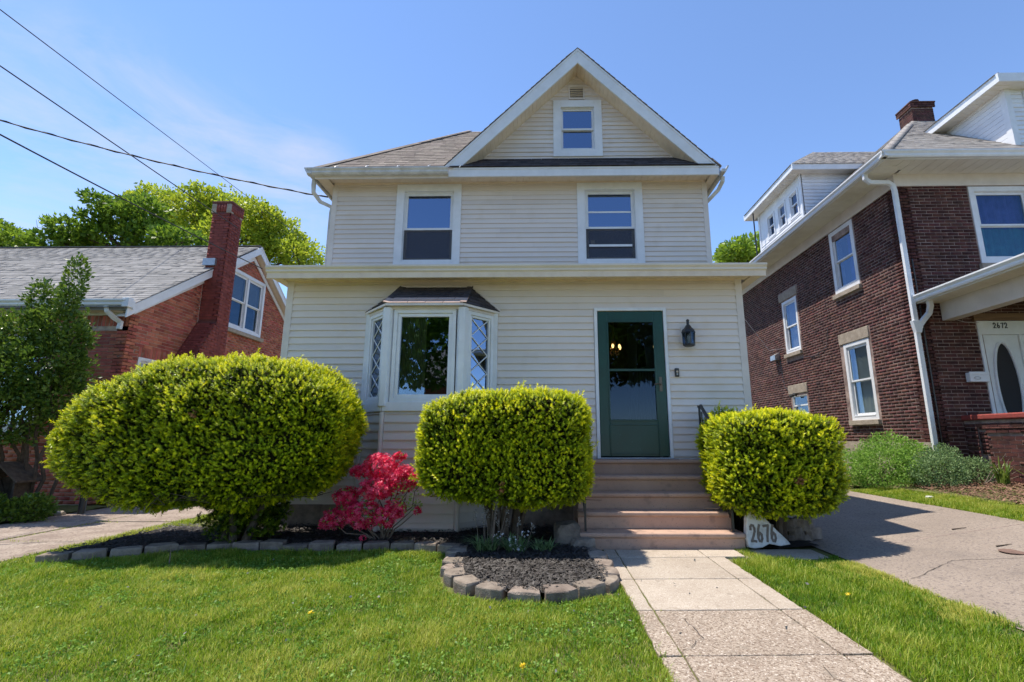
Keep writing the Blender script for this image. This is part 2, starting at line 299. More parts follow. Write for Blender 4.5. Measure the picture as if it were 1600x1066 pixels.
def pieces(name, L, mt, stuffname, stuffparent, cap=300, vis=None, me=None):
    """L: (parent, centre, (du, dv, dd), frame). The largest in view become objects, the rest one joined part."""
    sc_ = []
    for i, (p, c, d, fr) in enumerate(L):
        s, px, py = seen(c)
        ok = s > 0 and -5 < px < 1605 and -5 < py < 1071 and (vis is None or vis(px, py))
        sc_.append((-(d[0] * d[1] * s * s) if ok else 0.0, i))
    sc_.sort(); top = [i for s, i in sc_ if s < 0][:cap]; ts = set(top); u = me or unit(mt)
    for i in top:
        p, c, d, fr = L[i]; o = bpy.data.objects.new(name, u); COL.objects.link(o)
        m = Matrix((fr.U * d[0], fr.V * d[1], fr.N * d[2])).transposed().to_4x4(); m.translation = c
        inv = WM.get(p.name, Matrix.Identity(4)).inverted(); o.parent = p; o.matrix_parent_inverse = inv; o.matrix_basis = m
    rest = [L[i] for i in range(len(L)) if i not in ts]
    if rest:
        tv = np.array([v.co for v in u.vertices]); tf = [list(p.vertices) for p in u.polygons]
        C = np.array([tuple(c) for _, c, _, _ in rest]); ax = np.array([[tuple(fr.U * d[0]), tuple(fr.V * d[1]), tuple(fr.N * d[2])] for _, _, d, fr in rest])
        V = (np.einsum('vk,nkx->nvx', tv, ax) + C[:, None, :]).reshape(-1, 3); n = len(tv)
        F = (np.array(tf)[None] + (np.arange(len(rest)) * n)[:, None, None]).reshape(-1, 4)
        tag(npmesh(stuffname, V, F, mt, stuffparent), kind='stuff')
# unit siding board in (U, V, N): bottom edge proud, top edge thin
_bm = MB().add([(-.5, -.5, 0), (.5, -.5, 0), (.5, -.5, 1), (-.5, -.5, 1), (-.5, -.38, 1.0), (.5, -.38, 1.0), (.5, .5, .12), (-.5, .5, .12), (-.5, .5, 0), (.5, .5, 0)],
    [(0, 1, 2, 3), (3, 2, 5, 4), (4, 5, 6, 7), (7, 6, 9, 8), (8, 9, 1, 0)])
def boardmesh(mt):
    me = _bm.mesh('board'); me.materials.append(MT[mt]); return me
BOARD = boardmesh('siding'); BOARDW = boardmesh('whitew')
def holes_rects(u0, u1, v0, v1, holes):                  # rectangles that leave the holes open
    vs = sorted({v0, v1, *[min(max(h[2], v0), v1) for h in holes], *[min(max(h[3], v0), v1) for h in holes]}); out = []
    for a, b in zip(vs, vs[1:]):
        if b - a < 1e-5: continue
        cur = u0
        for h in sorted(h for h in holes if h[2] < b - 1e-6 and h[3] > a + 1e-6):
            if h[0] > cur: out.append((cur, h[0], a, b))
            cur = max(cur, h[1])
        if cur < u1: out.append((cur, u1, a, b))
    return out
def wall(name, fr, u0, u1, v0, v1, holes, t, mt, parent):
    mb = MB()
    for (a, b, c, d) in holes_rects(u0, u1, v0, v1, holes): mb.fbox(fr, a, b, c, d, -t, 0)
    return mb.build(name, mt, parent)
def siding(parent, fr, e, z0, z1, span, holes, me, thick=0.019, ph=0.0):
    """one object per board; span(z) gives the ends, holes cut the boards"""
    k = math.floor((z0 - ph) / e)
    while ph + k * e < z1:
        a = max(ph + k * e, z0); b = min(ph + (k + 1) * e, z1); k += 1
        if b - a < 0.02: continue
        u0, u1 = span((a + b) / 2)
        if u1 - u0 < 0.05: continue
        cur = u0; segs = []
        for h in sorted(h for h in holes if h[2] < (a + b) / 2 < h[3]):
            if h[0] > cur: segs.append((cur, h[0]))
            cur = max(cur, h[1])
        if cur < u1: segs.append((cur, u1))
        sg2 = []
        for s0, s1 in segs:
            if s1 - s0 > 1.6 and random.random() < .4: q = s0 + (s1 - s0) * random.uniform(.25, .75); sg2 += [(s0, q - .0015), (q + .0015, s1)]
            else: sg2.append((s0, s1))
        for s0, s1 in sg2:
            if s1 - s0 < 0.02: continue
            o = bpy.data.objects.new('siding_board', me); COL.objects.link(o)
            m = Matrix((fr.U * (s1 - s0), fr.V * (b - a), fr.N * (thick * random.uniform(.85, 1.15)))).transposed().to_4x4(); m.translation = fr.p((s0 + s1) / 2, (a + b) / 2, 0.001)
            o.parent = parent; o.matrix_parent_inverse = WM.get(parent.name, Matrix.Identity(4)).inverted(); o.matrix_basis = m
def bricks(L, parent, fr, u0, u1, v0, v1, holes, bl=0.205, bh=0.057, j=0.010, proud=0.006, top=None, rag=0.0):
    e = bh + j; k = 0; v = v0
    while v + bh <= v1 + 0.002:
        x = u0 - (bl + j) * (0.5 if k % 2 else 0.0)
        hi = u1 if top is None else None
        rng_ = [(u0, u1)] if top is None else [top(v + bh)]
        for (a, b) in rng_:
            x = u0 - (bl + j) * (0.5 if k % 2 else 0.0)
            while x < b:
                s0 = max(x, a); s1 = min(x + bl, b)
                if s1 - s0 > 0.03:
                    seg = [(s0, s1)]
                    for h in holes:
                        if h[2] < v + bh * .7 and h[3] > v + bh * .3:
                            ns = []
                            for (p, q) in seg:
                                if h[1] <= p or h[0] >= q: ns.append((p, q)); continue
                                if h[0] > p + .02: ns.append((p, h[0]))
                                if h[1] < q - .02: ns.append((h[1], q))
                            seg = ns
                    for (p, q) in seg:
                        d = proud + random.uniform(-0.0008, 0.0025)
                        L.append((parent, fr.p((p + q) / 2, v + bh / 2, (d - 0.03) / 2), (q - p, bh, d + 0.03), fr))
                x += bl + j
        v += e; k += 1
def shingles(L, parent, O, U, S, N, rows, ur, tab=0.3, e=0.127, th=0.006):
    """tabs on a slope: O origin at the eave, U along, S up the slope, ur(s) the ends of the row"""
    for r in range(rows):
        s = r * e; a, b = ur(s + e / 2)
        if b - a < 0.05: continue
        fr = Fr(O, U, N, S); tilt = Fr(O, U, (fr.N + fr.V * 0.045), (fr.V - fr.N * 0.045))
        x = a - random.random() * tab
        while x < b:
            w = tab * random.choice((1, 1, .6, .8)); x0 = max(x, a); x1 = min(x + w, b)
            if x1 - x0 > 0.02:
                L.append((parent, fr.p((x0 + x1) / 2, s + e / 2, 0.004 + random.random() * 0.002), (x1 - x0 - 0.004, e * 1.04, th + random.random() * 0.004), tilt))
            x += w
def window(parent, fr, u0, u1, v0, v1, cw=0.1, depth=0.10, sash=0.045, split=0.5, mt='white', sill=None, cover=None, coverm=None, screen=False, cas_d=0.03, name='window', twin=False, blind=None, topglass='glass', gl='glass'):
    """double-hung window: casing with sashes, panes, muntins as sub-parts"""
    mb = MB().ring(fr, u0, u1, v0, v1, cw, -0.001, cas_d)
    a, b, c, d = u0 + cw, u1 - cw, v0 + cw, v1 - cw
    mb.fbox(fr, a - .004, a + .012, c, d, -depth, -.002); mb.fbox(fr, b - .012, b + .004, c, d, -depth, -.002)
    mb.fbox(fr, a + .012, b - .012, d - .014, d + .004, -depth, -.002); mb.fbox(fr, a + .012, b - .012, c - .004, c + .022, -depth, .012)
    w = mb.build(name, mt, parent, bevel=0.003)
    cells = [(a + .012, b - .012)] if not twin else [(a + .012, (a + b) / 2 - .035), ((a + b) / 2 + .035, b - .012)]
    if twin: MB().fbox(fr, (a + b) / 2 - .035, (a + b) / 2 + .035, c, d, -depth, .004).build('mullion', mt, w)
    for (a, b) in cells:
        m = c + (d - c) * split
        MB().ring(fr, a, b, m - .012, d - .014, sash, -.050, -.022, 0.036).build('sash', mt, w)
        MB().ring(fr, a, b, c + .022, m + .016, sash, -.078, -.052, 0.05).build('sash', mt, w)
        MB().fbox(fr, a + sash, b - sash, m + .024, d - .014 - sash, -.039, -.035).build('pane', gl, w)
        MB().fbox(fr, a + sash, b - sash, c + .072, m - .02, -.068, -.064).build('pane', gl, w)
        if screen: MB().fbox(fr, a + .004, b - .004, c + .026, m - .012, -.030, -.029).build('screen', 'screen', w)
        if cover:
            for (q0, q1) in cover:                       # pleated drapes
                x0 = a + (b - a) * q0; x1 = a + (b - a) * q1; n = max(4, int((x1 - x0) / 0.035)); cb = MB(); vs = []
                for i in range(n + 1):
                    dd = -.16 + (0.02 if i % 2 else -0.02) * (1 + .4 * math.sin(i * 1.7)); x = x0 + (x1 - x0) * i / n
                    vs += [fr.p(x, c - .05, dd), fr.p(x, d + .05, dd)]
                cb.add(vs, [(2 * i, 2 * i + 2, 2 * i + 3, 2 * i + 1) for i in range(n)]); cb.build('curtain', coverm or 'curtain', w)
        if blind:
            bb = MB(); v = d - .03; lo = c + (d - c) * blind
            while v > lo: bb.fbox(fr, a + .02, b - .02, v - .022, v - .018, -.125, -.098); v -= .028
            bb.build('blind', 'blind', w)
    if sill: MB().fbox(fr, u0 - sill[0], u1 + sill[0], v0 - sill[1], v0 - .002, -.02, sill[2]).build('window_sill', sill[3], w, bevel=0.006)
    return w
DIG = {'2': [(.08, .72), (.12, .9), (.35, 1.0), (.65, .97), (.85, .8), (.82, .6), (.55, .36), (.25, .14), (.1, .02), (.5, .03), (.95, .0)],
       '6': [(.55, 1.0), (.3, .75), (.12, .45), (.1, .2), (.3, .02), (.62, .0), (.85, .18), (.82, .42), (.55, .52), (.3, .42), (.14, .28)],
       '7': [(.05, .93), (.5, .96), (.95, .98), (.75, .6), (.58, .3), (.5, .0)]}
def digits(fr, text, u, v, w, h, gap, sw, d0, d1):
    mb = MB()
    for ch in text:
        P = DIG[ch]; pts = [(u + x * w, v + y * h) for x, y in P]
        for (a, b), (c, d) in zip(pts, pts[1:]):
            t = Vector((c - a, d - b)); L = t.length; t /= L; nrm = Vector((-t.y, t.x)) * sw / 2; e = t * sw * .35
            q = [(a - e.x + nrm.x, b - e.y + nrm.y), (a - e.x - nrm.x, b - e.y - nrm.y), (c + e.x - nrm.x, d + e.y - nrm.y), (c + e.x + nrm.x, d + e.y + nrm.y)]
            vs = [fr.p(x, y, d0) for x, y in q] + [fr.p(x, y, d1 + random.random() * .0008) for x, y in q]
            mb.add(vs, [(4, 5, 6, 7), (0, 1, 5, 4), (1, 2, 6, 5), (2, 3, 7, 6), (3, 0, 4, 7)])
        u += w + gap
    return mb
FX = Fr((0, 0, 0), (1, 0, 0), (0, -1, 0))
def fy(y): return Fr((0, y, 0), (1, 0, 0), (0, -1, 0))          # wall facing the street at depth y: u = x, v = z
def fxr(x): return Fr((x, 0, 0), (0, 1, 0), (1, 0, 0))           # wall facing +x: u = y
def fxl(x): return Fr((x, 0, 0), (0, 1, 0), (-1, 0, 0))          # wall facing -x: u = y
def G(x): return float(np.interp(x, [2.6, 3.0, 6.4, 7.2, 9], [0, 0.02, 0.375, 0.42, 0.45]))
def Gn(x): return np.interp(x, [2.6, 3.0, 6.4, 7.2, 9], [0, 0.02, 0.375, 0.42, 0.45])
# ---------------------------------------------------------------- ground, drives, walk, beds
def sheet(name, xs, ys, zf, mt, parent=None, kind='structure'):
    xs = np.asarray(xs, float); ys = np.asarray(ys, float); X, Y = np.meshgrid(xs, ys); Z = zf(X, Y)
    V = np.stack([X, Y, Z], -1).reshape(-1, 3); nx = len(xs); i = np.arange((len(ys) - 1) * nx).reshape(-1, nx)[:, :-1].ravel()
    F = np.stack([i, i + 1, i + nx + 1, i + nx], -1); return tag(npmesh(name, V, F, mt, parent), kind=kind)
tag(sheet('ground', [-400, -60, -20, -10, -5, 0, 2.6, 3.0, 4, 5, 6.4, 7.2, 9, 20, 60, 400], [-400, -60, -20, 0, 20, 60, 400], lambda X, Y: Gn(X), 'soil'), kind='structure')
street = tag(MB().box(-60, 60, -14, -6.5, -0.06, 0.008).build('street', 'asphalt'), kind='structure')
# right driveway: sheets with a tooled joint between them
dr = sheet('driveway', [2.97, 3.2, 4, 5, 5.40], np.linspace(-6, 30, 40), lambda X, Y: Gn(X) + 0.012, 'drive')
MB().add([(3.0, 5.42, G(3.0) + .0135), (5.38, 5.70, G(5.38) + .0135), (5.38, 5.71, G(5.38) + .0135), (3.0, 5.43, G(3.0) + .0135)], [(0, 1, 2, 3)]).build('joint', 'mortarR', dr)
# left driveway: worn concrete slabs with grown-over cracks
dl = tag(MB().box(-7.6, -5.25, -6, 16, -0.06, 0.006).build('side_driveway', 'soil'), kind='structure')
yy = -5.8; k = 0
while yy < 15:
    h = random.uniform(1.1, 1.5)
    for (x0, x1) in ((-7.55, -6.42), (-6.39, -5.28)):
        if 1 < yy < 12 or True:
            P = [(x0 + random.uniform(0, .02), yy), (x1 - random.uniform(0, .02), yy + random.uniform(-.03, .03)), (x1 - random.uniform(0, .02), yy + h - .03), (x0, yy + h - .03 + random.uniform(-.03, .02))]
            zz = random.uniform(0.012, 0.02)
            MB().prism([(a, b, zz - .07) for a, b in P], (0, 0, .07)).build('slab', 'driveL', dl, bevel=0.012)
    yy += h; k += 1
# front walk: slabs scored by two long joints
wk = tag(MB().box(0.64, 1.84, -6, 5.60, -0.08, 0.010).build('walkway', 'soil'), kind='structure')
ylin = [-5.9, -4.3, -2.7, -1.1, 0.7, 2.2, 2.96, 3.68, 4.44, 5.20, 5.555]
for a, b in zip(ylin, ylin[1:]):
    for (x0, x1) in ((0.65, 0.768), (0.778, 1.655), (1.665, 1.83)):
        if b > 5.3: x1 += 0.22 if x1 > 1.8 else 0
        sl_ = 0.035
        f = lambda x, y: y + (x - 0.65) * sl_
        j = random.uniform(-.01, .01) if x1 in (1.83,) or x0 == .65 else 0
        z = 0.022 + random.uniform(-.002, .002)
        P = [(x0 - (.02 if x0 == .65 and b < 3.7 else 0) + (j if x0 == .65 else 0), f(x0, a) + .008), (x1 + (j if x1 > 1.7 else 0), f(x1, a) + .008), (x1 + (j if x1 > 1.7 else 0), f(x1, b) - .008), (x0 + (j if x0 == .65 else 0), f(x0, b) - .008)]
        if b > 5.3: P = [(p[0], min(p[1], 5.556)) for p in P]
        Q = []
        for (p, q) in zip(P, P[1:] + P[:1]):
            m_ = max(2, int(math.hypot(q[0] - p[0], q[1] - p[1]) / .06)); ou = abs(q[0] - p[0]) < abs(q[1] - p[1]) and (x0 == .65 or x1 > 1.7)
            for i in range(m_):
                tt = i / m_; jj = .009 if ou else .0035; k_ = 0 if i == 0 else 1
                Q.append((p[0] + (q[0] - p[0]) * tt + k_ * random.uniform(-jj, jj * .3), p[1] + (q[1] - p[1]) * tt + k_ * random.uniform(-.0035, .0035)))
        P = Q
        MB().prism([(x, y, z - .07) for x, y in P], (0, 0, .07)).build('slab', 'concrete' if a > 3.5 else 'rough', wk, bevel=0.006)
MB().prism([(1.83 + .22, 5.22, -.03), (2.9, 5.22, -.03), (2.9, 5.62, -.03), (2.19, 5.62, -.03), (2.19, 5.56, -.03), (2.05, 5.56, -.03)], (0, 0, .045)).build('slab', 'concrete', wk, bevel=0.006)
# mulch bed
EDGE = [(-4.95, 4.98), (-4.60, 5.08), (-4.25, 5.26), (-3.95, 5.45), (-3.5, 5.60), (-3.0, 5.58), (-2.4, 5.52), (-2.0, 5.56), (-1.5, 5.60), (-1.2, 5.52), (-0.93, 5.44)]
LOBE = [(-0.88, 5.36), (-0.87, 5.15), (-0.85, 4.95), (-0.83, 4.75), (-0.79, 4.50), (-0.71, 4.28), (-0.56, 4.09), (-0.31, 3.96), (-0.03, 3.92), (0.25, 3.99), (0.46, 4.13), (0.54, 4.32), (0.55, 4.60), (0.52, 4.88), (0.50, 5.15), (0.44, 5.40)]
bedpoly = [(-4.95, 6.69)] + EDGE + LOBE[1:] + [(0.40, 5.7), (0.40, 6.69)]
def inpoly(px, py, P):
    px = np.asarray(px); py = np.asarray(py); ins = np.zeros(px.shape, bool); n = len(P); j = n - 1
    for i in range(n):
        xi, yi = P[i]; xj, yj = P[j]
        c = ((yi > py) != (yj > py)) & (px < (xj - xi) * (py - yi) / ((yj - yi) if yj != yi else 1e-9) + xi); ins ^= c; j = i
    return ins
def bedsheet(P, name, mt, z0, amp, st=0.05):
    xs = np.arange(min(p[0] for p in P), max(p[0] for p in P), st); ys = np.arange(min(p[1] for p in P), max(p[1] for p in P) + st, st)
    X, Y = np.meshgrid(xs, ys); Z = z0 + Gn(X) + amp * np.vectorize(lambda a, b: noise.noise(Vector((a * 4, b * 4, 0))) + .5 * noise.noise(Vector((a * 14, b * 14, 3))))(X, Y)
    V = np.stack([X, Y, Z], -1).reshape(-1, 3); nx = len(xs); I = np.arange((len(ys) - 1) * nx).reshape(-1, nx)[:, :-1].ravel()
    c = inpoly(V[I, 0] + st / 2, V[I, 1] + st / 2, P); I = I[c]; F = np.stack([I, I + 1, I + nx + 1, I + nx], -1)
    return tag(npmesh(name, V, F, mt), kind='structure')
mulch = bedsheet(bedpoly, 'mulch_bed', 'mulch', 0.055, 0.022)
rbed = [(5.95, 6.0), (6.0, 7.4), (5.95, 8.3), (5.75, 9.2), (5.7, 20), (7.05, 20), (7.05, 8.98), (7.62, 8.98), (7.62, 6.0)]
bedsheet(rbed, 'side_bed', 'soil', 0.03, 0.02, 0.1)
lbed = [(-9.8, 6.6), (-7.55, 6.9), (-7.55, 8.75), (-9.8, 8.75)]
bedsheet(lbed, 'front_bed', 'soil', 0.03, 0.02, 0.1)
def chips(name, poly, n, mt, z0, label, size=(0.012, 0.05), parent=None):
    x0, x1 = min(p[0] for p in poly), max(p[0] for p in poly); y0, y1 = min(p[1] for p in poly), max(p[1] for p in poly)
    x = rng.uniform(x0, x1, n * 3); y = rng.uniform(y0, y1, n * 3); k = inpoly(x, y, poly); x = x[k][:n]; y = y[k][:n]; n = len(x)
    L = rng.uniform(size[0], size[1], n); W = L * rng.uniform(.15, .4, n); a = rng.uniform(0, 6.28, n); t = rng.uniform(-.5, .5, n)
    d = np.stack([np.cos(a) * np.cos(t), np.sin(a) * np.cos(t), np.sin(t)], -1); s = np.stack([-np.sin(a), np.cos(a), rng.uniform(-.5, .5, n)], -1)
    C = np.stack([x, y, z0 + Gn(x) + rng.uniform(0, .03, n)], -1); up = np.cross(d, s) * 0.004
    V = np.stack([C - d * L[:, None] / 2 - s * W[:, None] / 2, C + d * L[:, None] / 2 - s * W[:, None] / 2, C + d * L[:, None] / 2 + s * W[:, None] / 2, C - d * L[:, None] / 2 + s * W[:, None] / 2,
                  C + up * 1.0], 1).reshape(-1, 3)
    b = (np.arange(n) * 5)[:, None]; F = np.concatenate([b + [0, 1, 4], b + [1, 2, 4], b + [2, 3, 4], b + [3, 0, 4]])
    return tag(npmesh(name, V, F, mt, parent), label, 'mulch', kind='stuff')
lobepoly = [(-0.88, 5.6)] + LOBE + [(0.42, 5.7)]
LOBE_ = 1
chips('mulch_chips', lobepoly, 9000, 'chip', 0.062, 'loose black mulch chips filling the front flower bed')
chips('mulch_chips', bedpoly, 7000, 'chip', 0.062, 'loose black mulch chips under the hedges along the house')
chips('leaf_litter', [(6.0, 6.2), (6.05, 7.6), (6.2, 8.6), (7.6, 8.9), (7.6, 6.2)], 3500, 'chipr', 0.05, 'reddish brown leaf litter beside the brick porch', (0.02, 0.07))
# edging stones: one thing, each block a part
def polyline_pts(P, step):
    out = []; acc = 0; d = []
    for (a, b), (c, e) in zip(P, P[1:]):
        L = math.hypot(c - a, e - b); t = (step / 2 if not out and acc == 0 else step - acc)
        while t <= L: out.append((a + (c - a) * t / L, b + (e - b) * t / L, math.atan2(e - b, c - a))); t += step
        acc = (L - (t - step)) % step if True else 0
    return out
def edgestone(par_, x, y, ang, L, W, H, z=0.0):
    mb = MB(); n = 3
    fr = Fr((x, y, z), (math.cos(ang), math.sin(ang), 0), (0, 0, 1), (-math.sin(ang), math.cos(ang), 0))
    j = lambda s=.013: random.uniform(-s, s); t = L * .10
    bot = [(-L / 2 + j(), -W / 2 + .02 + j()), (-L / 6, -W / 2 + j()), (L / 6, -W / 2 - .005 + j()), (L / 2 + j(), -W / 2 + .02 + j()), (L / 2 - t, W / 2 + j()), (-L / 2 + t, W / 2 + j())]
    top = [(a * .95 + j(.004), b * .93 + j(.006)) for a, b in bot]
    vs = [fr.p(a, b, -.05) for a, b in bot] + [fr.p(a, b, H * .82 + j(.005)) for a, b in bot] + [fr.p(a, b, H + j(.006)) for a, b in top]
    fs = [(5, 4, 3, 2, 1, 0)] + [(i, (i + 1) % 6, 6 + (i + 1) % 6, 6 + i) for i in range(6)] + [(6 + i, 6 + (i + 1) % 6, 12 + (i + 1) % 6, 12 + i) for i in range(6)] + [(12, 13, 14, 15, 16, 17)]
    return mb.add(vs, fs).build('edging_stone', 'edging', par_, bevel=0.005)
ed = thing('stone_edging', 'row of rough grey concrete edging blocks curving along the lawn below the hedges', 'stone edging', (-2.5, 5.5, 0))
for (x, y, a) in polyline_pts(EDGE, 0.285): edgestone(ed, x, y, a + random.uniform(-.06, .06), 0.272, 0.165, 0.082 + random.uniform(-.015, .018))
ed2 = thing('stone_edging', 'horseshoe of rough grey edging blocks round the small front mulch bed', 'stone edging', (0, 4.2, 0))
col_ = [(-0.87, 5.34), (-0.86, 5.16), (-0.85, 4.98), (-0.83, 4.80), (-0.80, 4.62)]
for (x, y) in col_: edgestone(ed2, x, y, random.uniform(-.12, .12), 0.20, 0.165, 0.08 + random.uniform(-.015, .02))
for (x, y, a) in polyline_pts(LOBE[4:12], 0.265): edgestone(ed2, x, y, a + random.uniform(-.07, .07), 0.255, 0.17, 0.085 + random.uniform(-.015, .012))
for (x, y, aa) in ((0.57, 4.50, 1.7), (0.55, 4.75, 1.5), (0.53, 5.0, 1.65), (0.49, 5.24, 1.9)): edgestone(ed2, x, y, aa, 0.24, 0.16, 0.10 + random.uniform(-.02, .02))
def rock(name, c, s, mt, label, cat, seed, parent=None):
    import bmesh
    bm = bmesh.new(); bmesh.ops.create_icosphere(bm, subdivisions=3, radius=1)
    for v in bm.verts:
        f = 1 + .28 * noise.noise(v.co * 1.3 + Vector((seed, 0, 0))) + .1 * noise.noise(v.co * 4 + Vector((seed, 5, 0)))
        v.co = Vector((max(-.8, min(.8, v.co.x * f)) * s[0], max(-.8, min(.8, v.co.y * f)) * s[1], max(-.75, min(.75, v.co.z * f)) * s[2])) + Vector(c)
    me = bpy.data.meshes.new(name); bm.to_mesh(me); bm.free(); return tag(link(name, me, mt, parent), label, cat)
rock('boulder', (0.27, 5.72, 0.12), (0.19, 0.26, 0.20), 'edging', 'rough brown boulder at the left foot of the front steps', 'boulder', 3)
rock('boulder', (0.42, 5.52, 0.05), (0.17, 0.16, 0.13), 'edging', 'low jagged stone between the boulder and the front walk', 'boulder', 9)
rock('stone', (5.72, 7.55, 0.33), (0.06, 0.05, 0.035), 'rockw', 'small white stone on the grass strip below the green shrubs', 'stone', 5)
# small retaining wall right of the steps
rw = thing('retaining_wall', 'low stacked block wall under the right hedge behind the painted rock', 'retaining wall', (2.9, 6.0, 0))
for r in range(3):
    for i in range(3):
        edgestone(rw, 2.66 + i * .19 + (r % 2) * .07, 6.0, random.uniform(-.1, .1), .185, .16, .085, z=r * .088 + .02)
mulch2 = bedsheet([(2.2, 5.62), (3.0, 5.62), (3.1, 6.68), (2.2, 6.68)], 'hedge_bed', 'mulch', 0.03, 0.012)

# ---------------------------------------------------------------- main house
H = thing('clapboard_house', 'cream clapboard two-storey house with front gable and enclosed porch in the middle', 'house', (-0.4, 6.7, 0))
E1 = 0.0977; P1 = 1.051 % E1; E2 = 0.0889; P2 = 4.247 % E2; E3 = 0.0872; P3 = 6.15 % E3
XL, XR = -3.70, 2.845
# porch front wall
DO = (0.775, 1.722, 0.90, 2.985)        # door opening
BY = (-2.49, -0.67, 0.0, 2.98)          # bay opening
pw = wall('porch_wall', fy(6.72), XL, XR, 0.0, 3.47, [DO, (BY[0] + .05, BY[1] - .05, 1.60, BY[3])], 0.12, 'trimc', H)
F1 = fy(6.72)
siding(pw, F1, E1, 0.33, 3.46, lambda z: (XL + .07, XR - .07), [(DO[0] - .045, DO[1] + .045, 0.85, DO[3] + .045), (BY[0] - .02, BY[1] + .02, 0.0, BY[3]), (-2.06, -1.0, BY[3] - .01, 3.33)], BOARD, ph=P1)
sw = MB().fbox(fxl(XL), 6.72, 7.85, 0, 3.47, -.1, 0).fbox(fxr(XR), 6.72, 7.85, 0, 3.47, -.1, 0).build('porch_side_wall', 'trimc', H)
siding(sw, fxl(XL), E1, 0.16, 3.46, lambda z: (6.80, 12.0), [], BOARD, ph=P1)
siding(sw, fxr(XR), E1, 0.16, 3.46, lambda z: (6.80, 7.9), [], BOARD, ph=P1)
for x0, x1 in ((XL - .02, XL + .075), (XR - .075, XR + .02)):
    cb = MB().fbox(F1, x0, x1, 0.12, 3.46, 0, 0.022)
    s = -1 if x0 < 0 else 1; xx = XL - .021 if s < 0 else XR + .021
    cb.box(min(xx, xx + s * .002) - .0, max(xx, xx + s * .002), 6.70, 6.80, 0.12, 3.46); cb.build('corner_board', 'trimc', H, bevel=0.004)
MB().box(XL + .01, XR - .01, 6.712, 6.719, 0, 0.33).build('base_shade_band', 'edging', H)  # dark band put in for the deep shade at the wall's foot
for sx in (-1, 1):
    pass
# porch ceiling / floor, inner room
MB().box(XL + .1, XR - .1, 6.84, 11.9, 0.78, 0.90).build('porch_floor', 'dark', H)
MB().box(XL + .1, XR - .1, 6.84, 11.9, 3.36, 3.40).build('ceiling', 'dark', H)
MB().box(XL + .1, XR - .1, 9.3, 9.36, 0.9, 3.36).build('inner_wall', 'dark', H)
# porch roof
YG = 6.33
pr = MB().prism([(XL - .15, YG + .06, 3.55), (XL - .15, 7.85, 3.92), (XL - .15, 7.85, 3.86), (XL - .15, YG + .06, 3.49)], (XR - XL + .38, 0, 0)).build('porch_roof', 'shgrey', H)
gp = [(YG + .10, 3.455), (YG + .035, 3.455), (YG + .01, 3.475), (YG + .012, 3.50), (YG - .012, 3.53), (YG - .012, 3.555), (YG + .0, 3.555), (YG + .022, 3.505), (YG + .022, 3.48), (YG + .10, 3.468)]
gx0, gx1 = XL - .155, XR + .235
# gutter with tapered left and right ends
MB().prism([(gx0, y, z) for y, z in gp], (gx1 - gx0, 0, 0)).build('gutter', 'gutter', pr)
MB().box(gx0 + .01, gx1 - .01, YG + .03, YG + .055, 3.38, 3.56).build('fascia_board', 'soffit', pr)
for sx, xx in ((-1, gx0), (1, gx1 - .14)):
    MB().box(xx, xx + .14, YG + .056, 7.85, 3.43, 3.455).build('side_soffit', 'soffit', pr)
    MB().box(xx if sx < 0 else xx + .11, xx + (.03 if sx < 0 else .14), YG + .056, 7.85, 3.456, 3.56).build('side_fascia', 'trimc', pr)
nS = 46; dx = (gx1 - gx0 - .28) / nS
for i in range(nS):
    x = gx0 + .14 + i * dx
    MB().add([(x + .004, YG + .056, 3.44), (x + dx - .004, YG + .056, 3.44), (x + dx - .004, 6.735, 3.448), (x + .004, 6.735, 3.448), (x, YG + .056, 3.447), (x + dx, YG + .056, 3.447), (x + dx, 6.735, 3.455), (x, 6.735, 3.455)],
             [(0, 1, 2, 3), (4, 5, 1, 0), (5, 6, 2, 1), (6, 7, 3, 2), (7, 4, 0, 3)]).build('soffit_panel', 'soffit', pr)
MB().fbox(F1, XL + .08, XR - .08, 3.425, 3.447, .002, .03).build('frieze_trim', 'soffit', H)
# upper wall and gable wall
YU = 7.85; FU = fy(YU); UL, UR = -3.70, 2.875
WL = (-2.567, -1.423, 4.05, 5.613); WR = (0.613, 1.755, 4.05, 5.617); WG = (0.205, 1.09, 6.137, 7.272)
uw = wall('upper_wall', FU, UL, UR, 3.6, 5.70, [(w[0] + .08, w[1] - .08, w[2] + .08, w[3] - .08) for w in (WL, WR)], 0.12, 'trimc', H)
siding(uw, FU, E2, 3.9, 5.655, lambda z: (UL + .065, UR - .065), [(w[0] + .01, w[1] - .01, w[2], w[3] - .02) for w in (WL, WR)], BOARD, ph=P2)
us = MB().fbox(fxl(UL), YU, 12, 0.15, 5.68, -.1, 0).fbox(fxr(UR - .03), YU, 17.5, 0.15, 5.68, -.1, 0).build('upper_side_wall', 'trimc', H)
siding(us, fxl(UL), E2, 3.9, 5.65, lambda z: (YU + .09, 11.6), [], BOARD, ph=P2)
siding(us, fxr(UR - .03), E2, .2, 5.65, lambda z: (YU + .09, 17.4), [], BOARD, ph=P2)
MB().box(UL, -1.2, 11.9, 12, 0.15, 5.7).box(-1.3, -1.2, 12, 17.5, .15, 5.7).box(-1.2, UR - .03, 17.4, 17.5, 0.15, 5.7).build('rear_wall', 'trimc', H)
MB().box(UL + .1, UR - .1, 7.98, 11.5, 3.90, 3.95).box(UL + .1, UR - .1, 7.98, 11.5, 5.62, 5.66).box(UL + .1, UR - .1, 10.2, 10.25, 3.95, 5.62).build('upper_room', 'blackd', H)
for a, b in ((UL - .02, UL + .07), (UR - .07, UR + .02)): MB().fbox(FU, a, b, 3.7, 5.655, 0, 0.022).build('corner_board', 'trimc', H, bevel=0.004)
AP = (0.645, 8.09)                                        # gable apex (x, z) of the outer rake line
def gspan(z):
    hw = (8.05 - z) * 0.985 - .06; return (AP[0] - hw, AP[0] + hw)
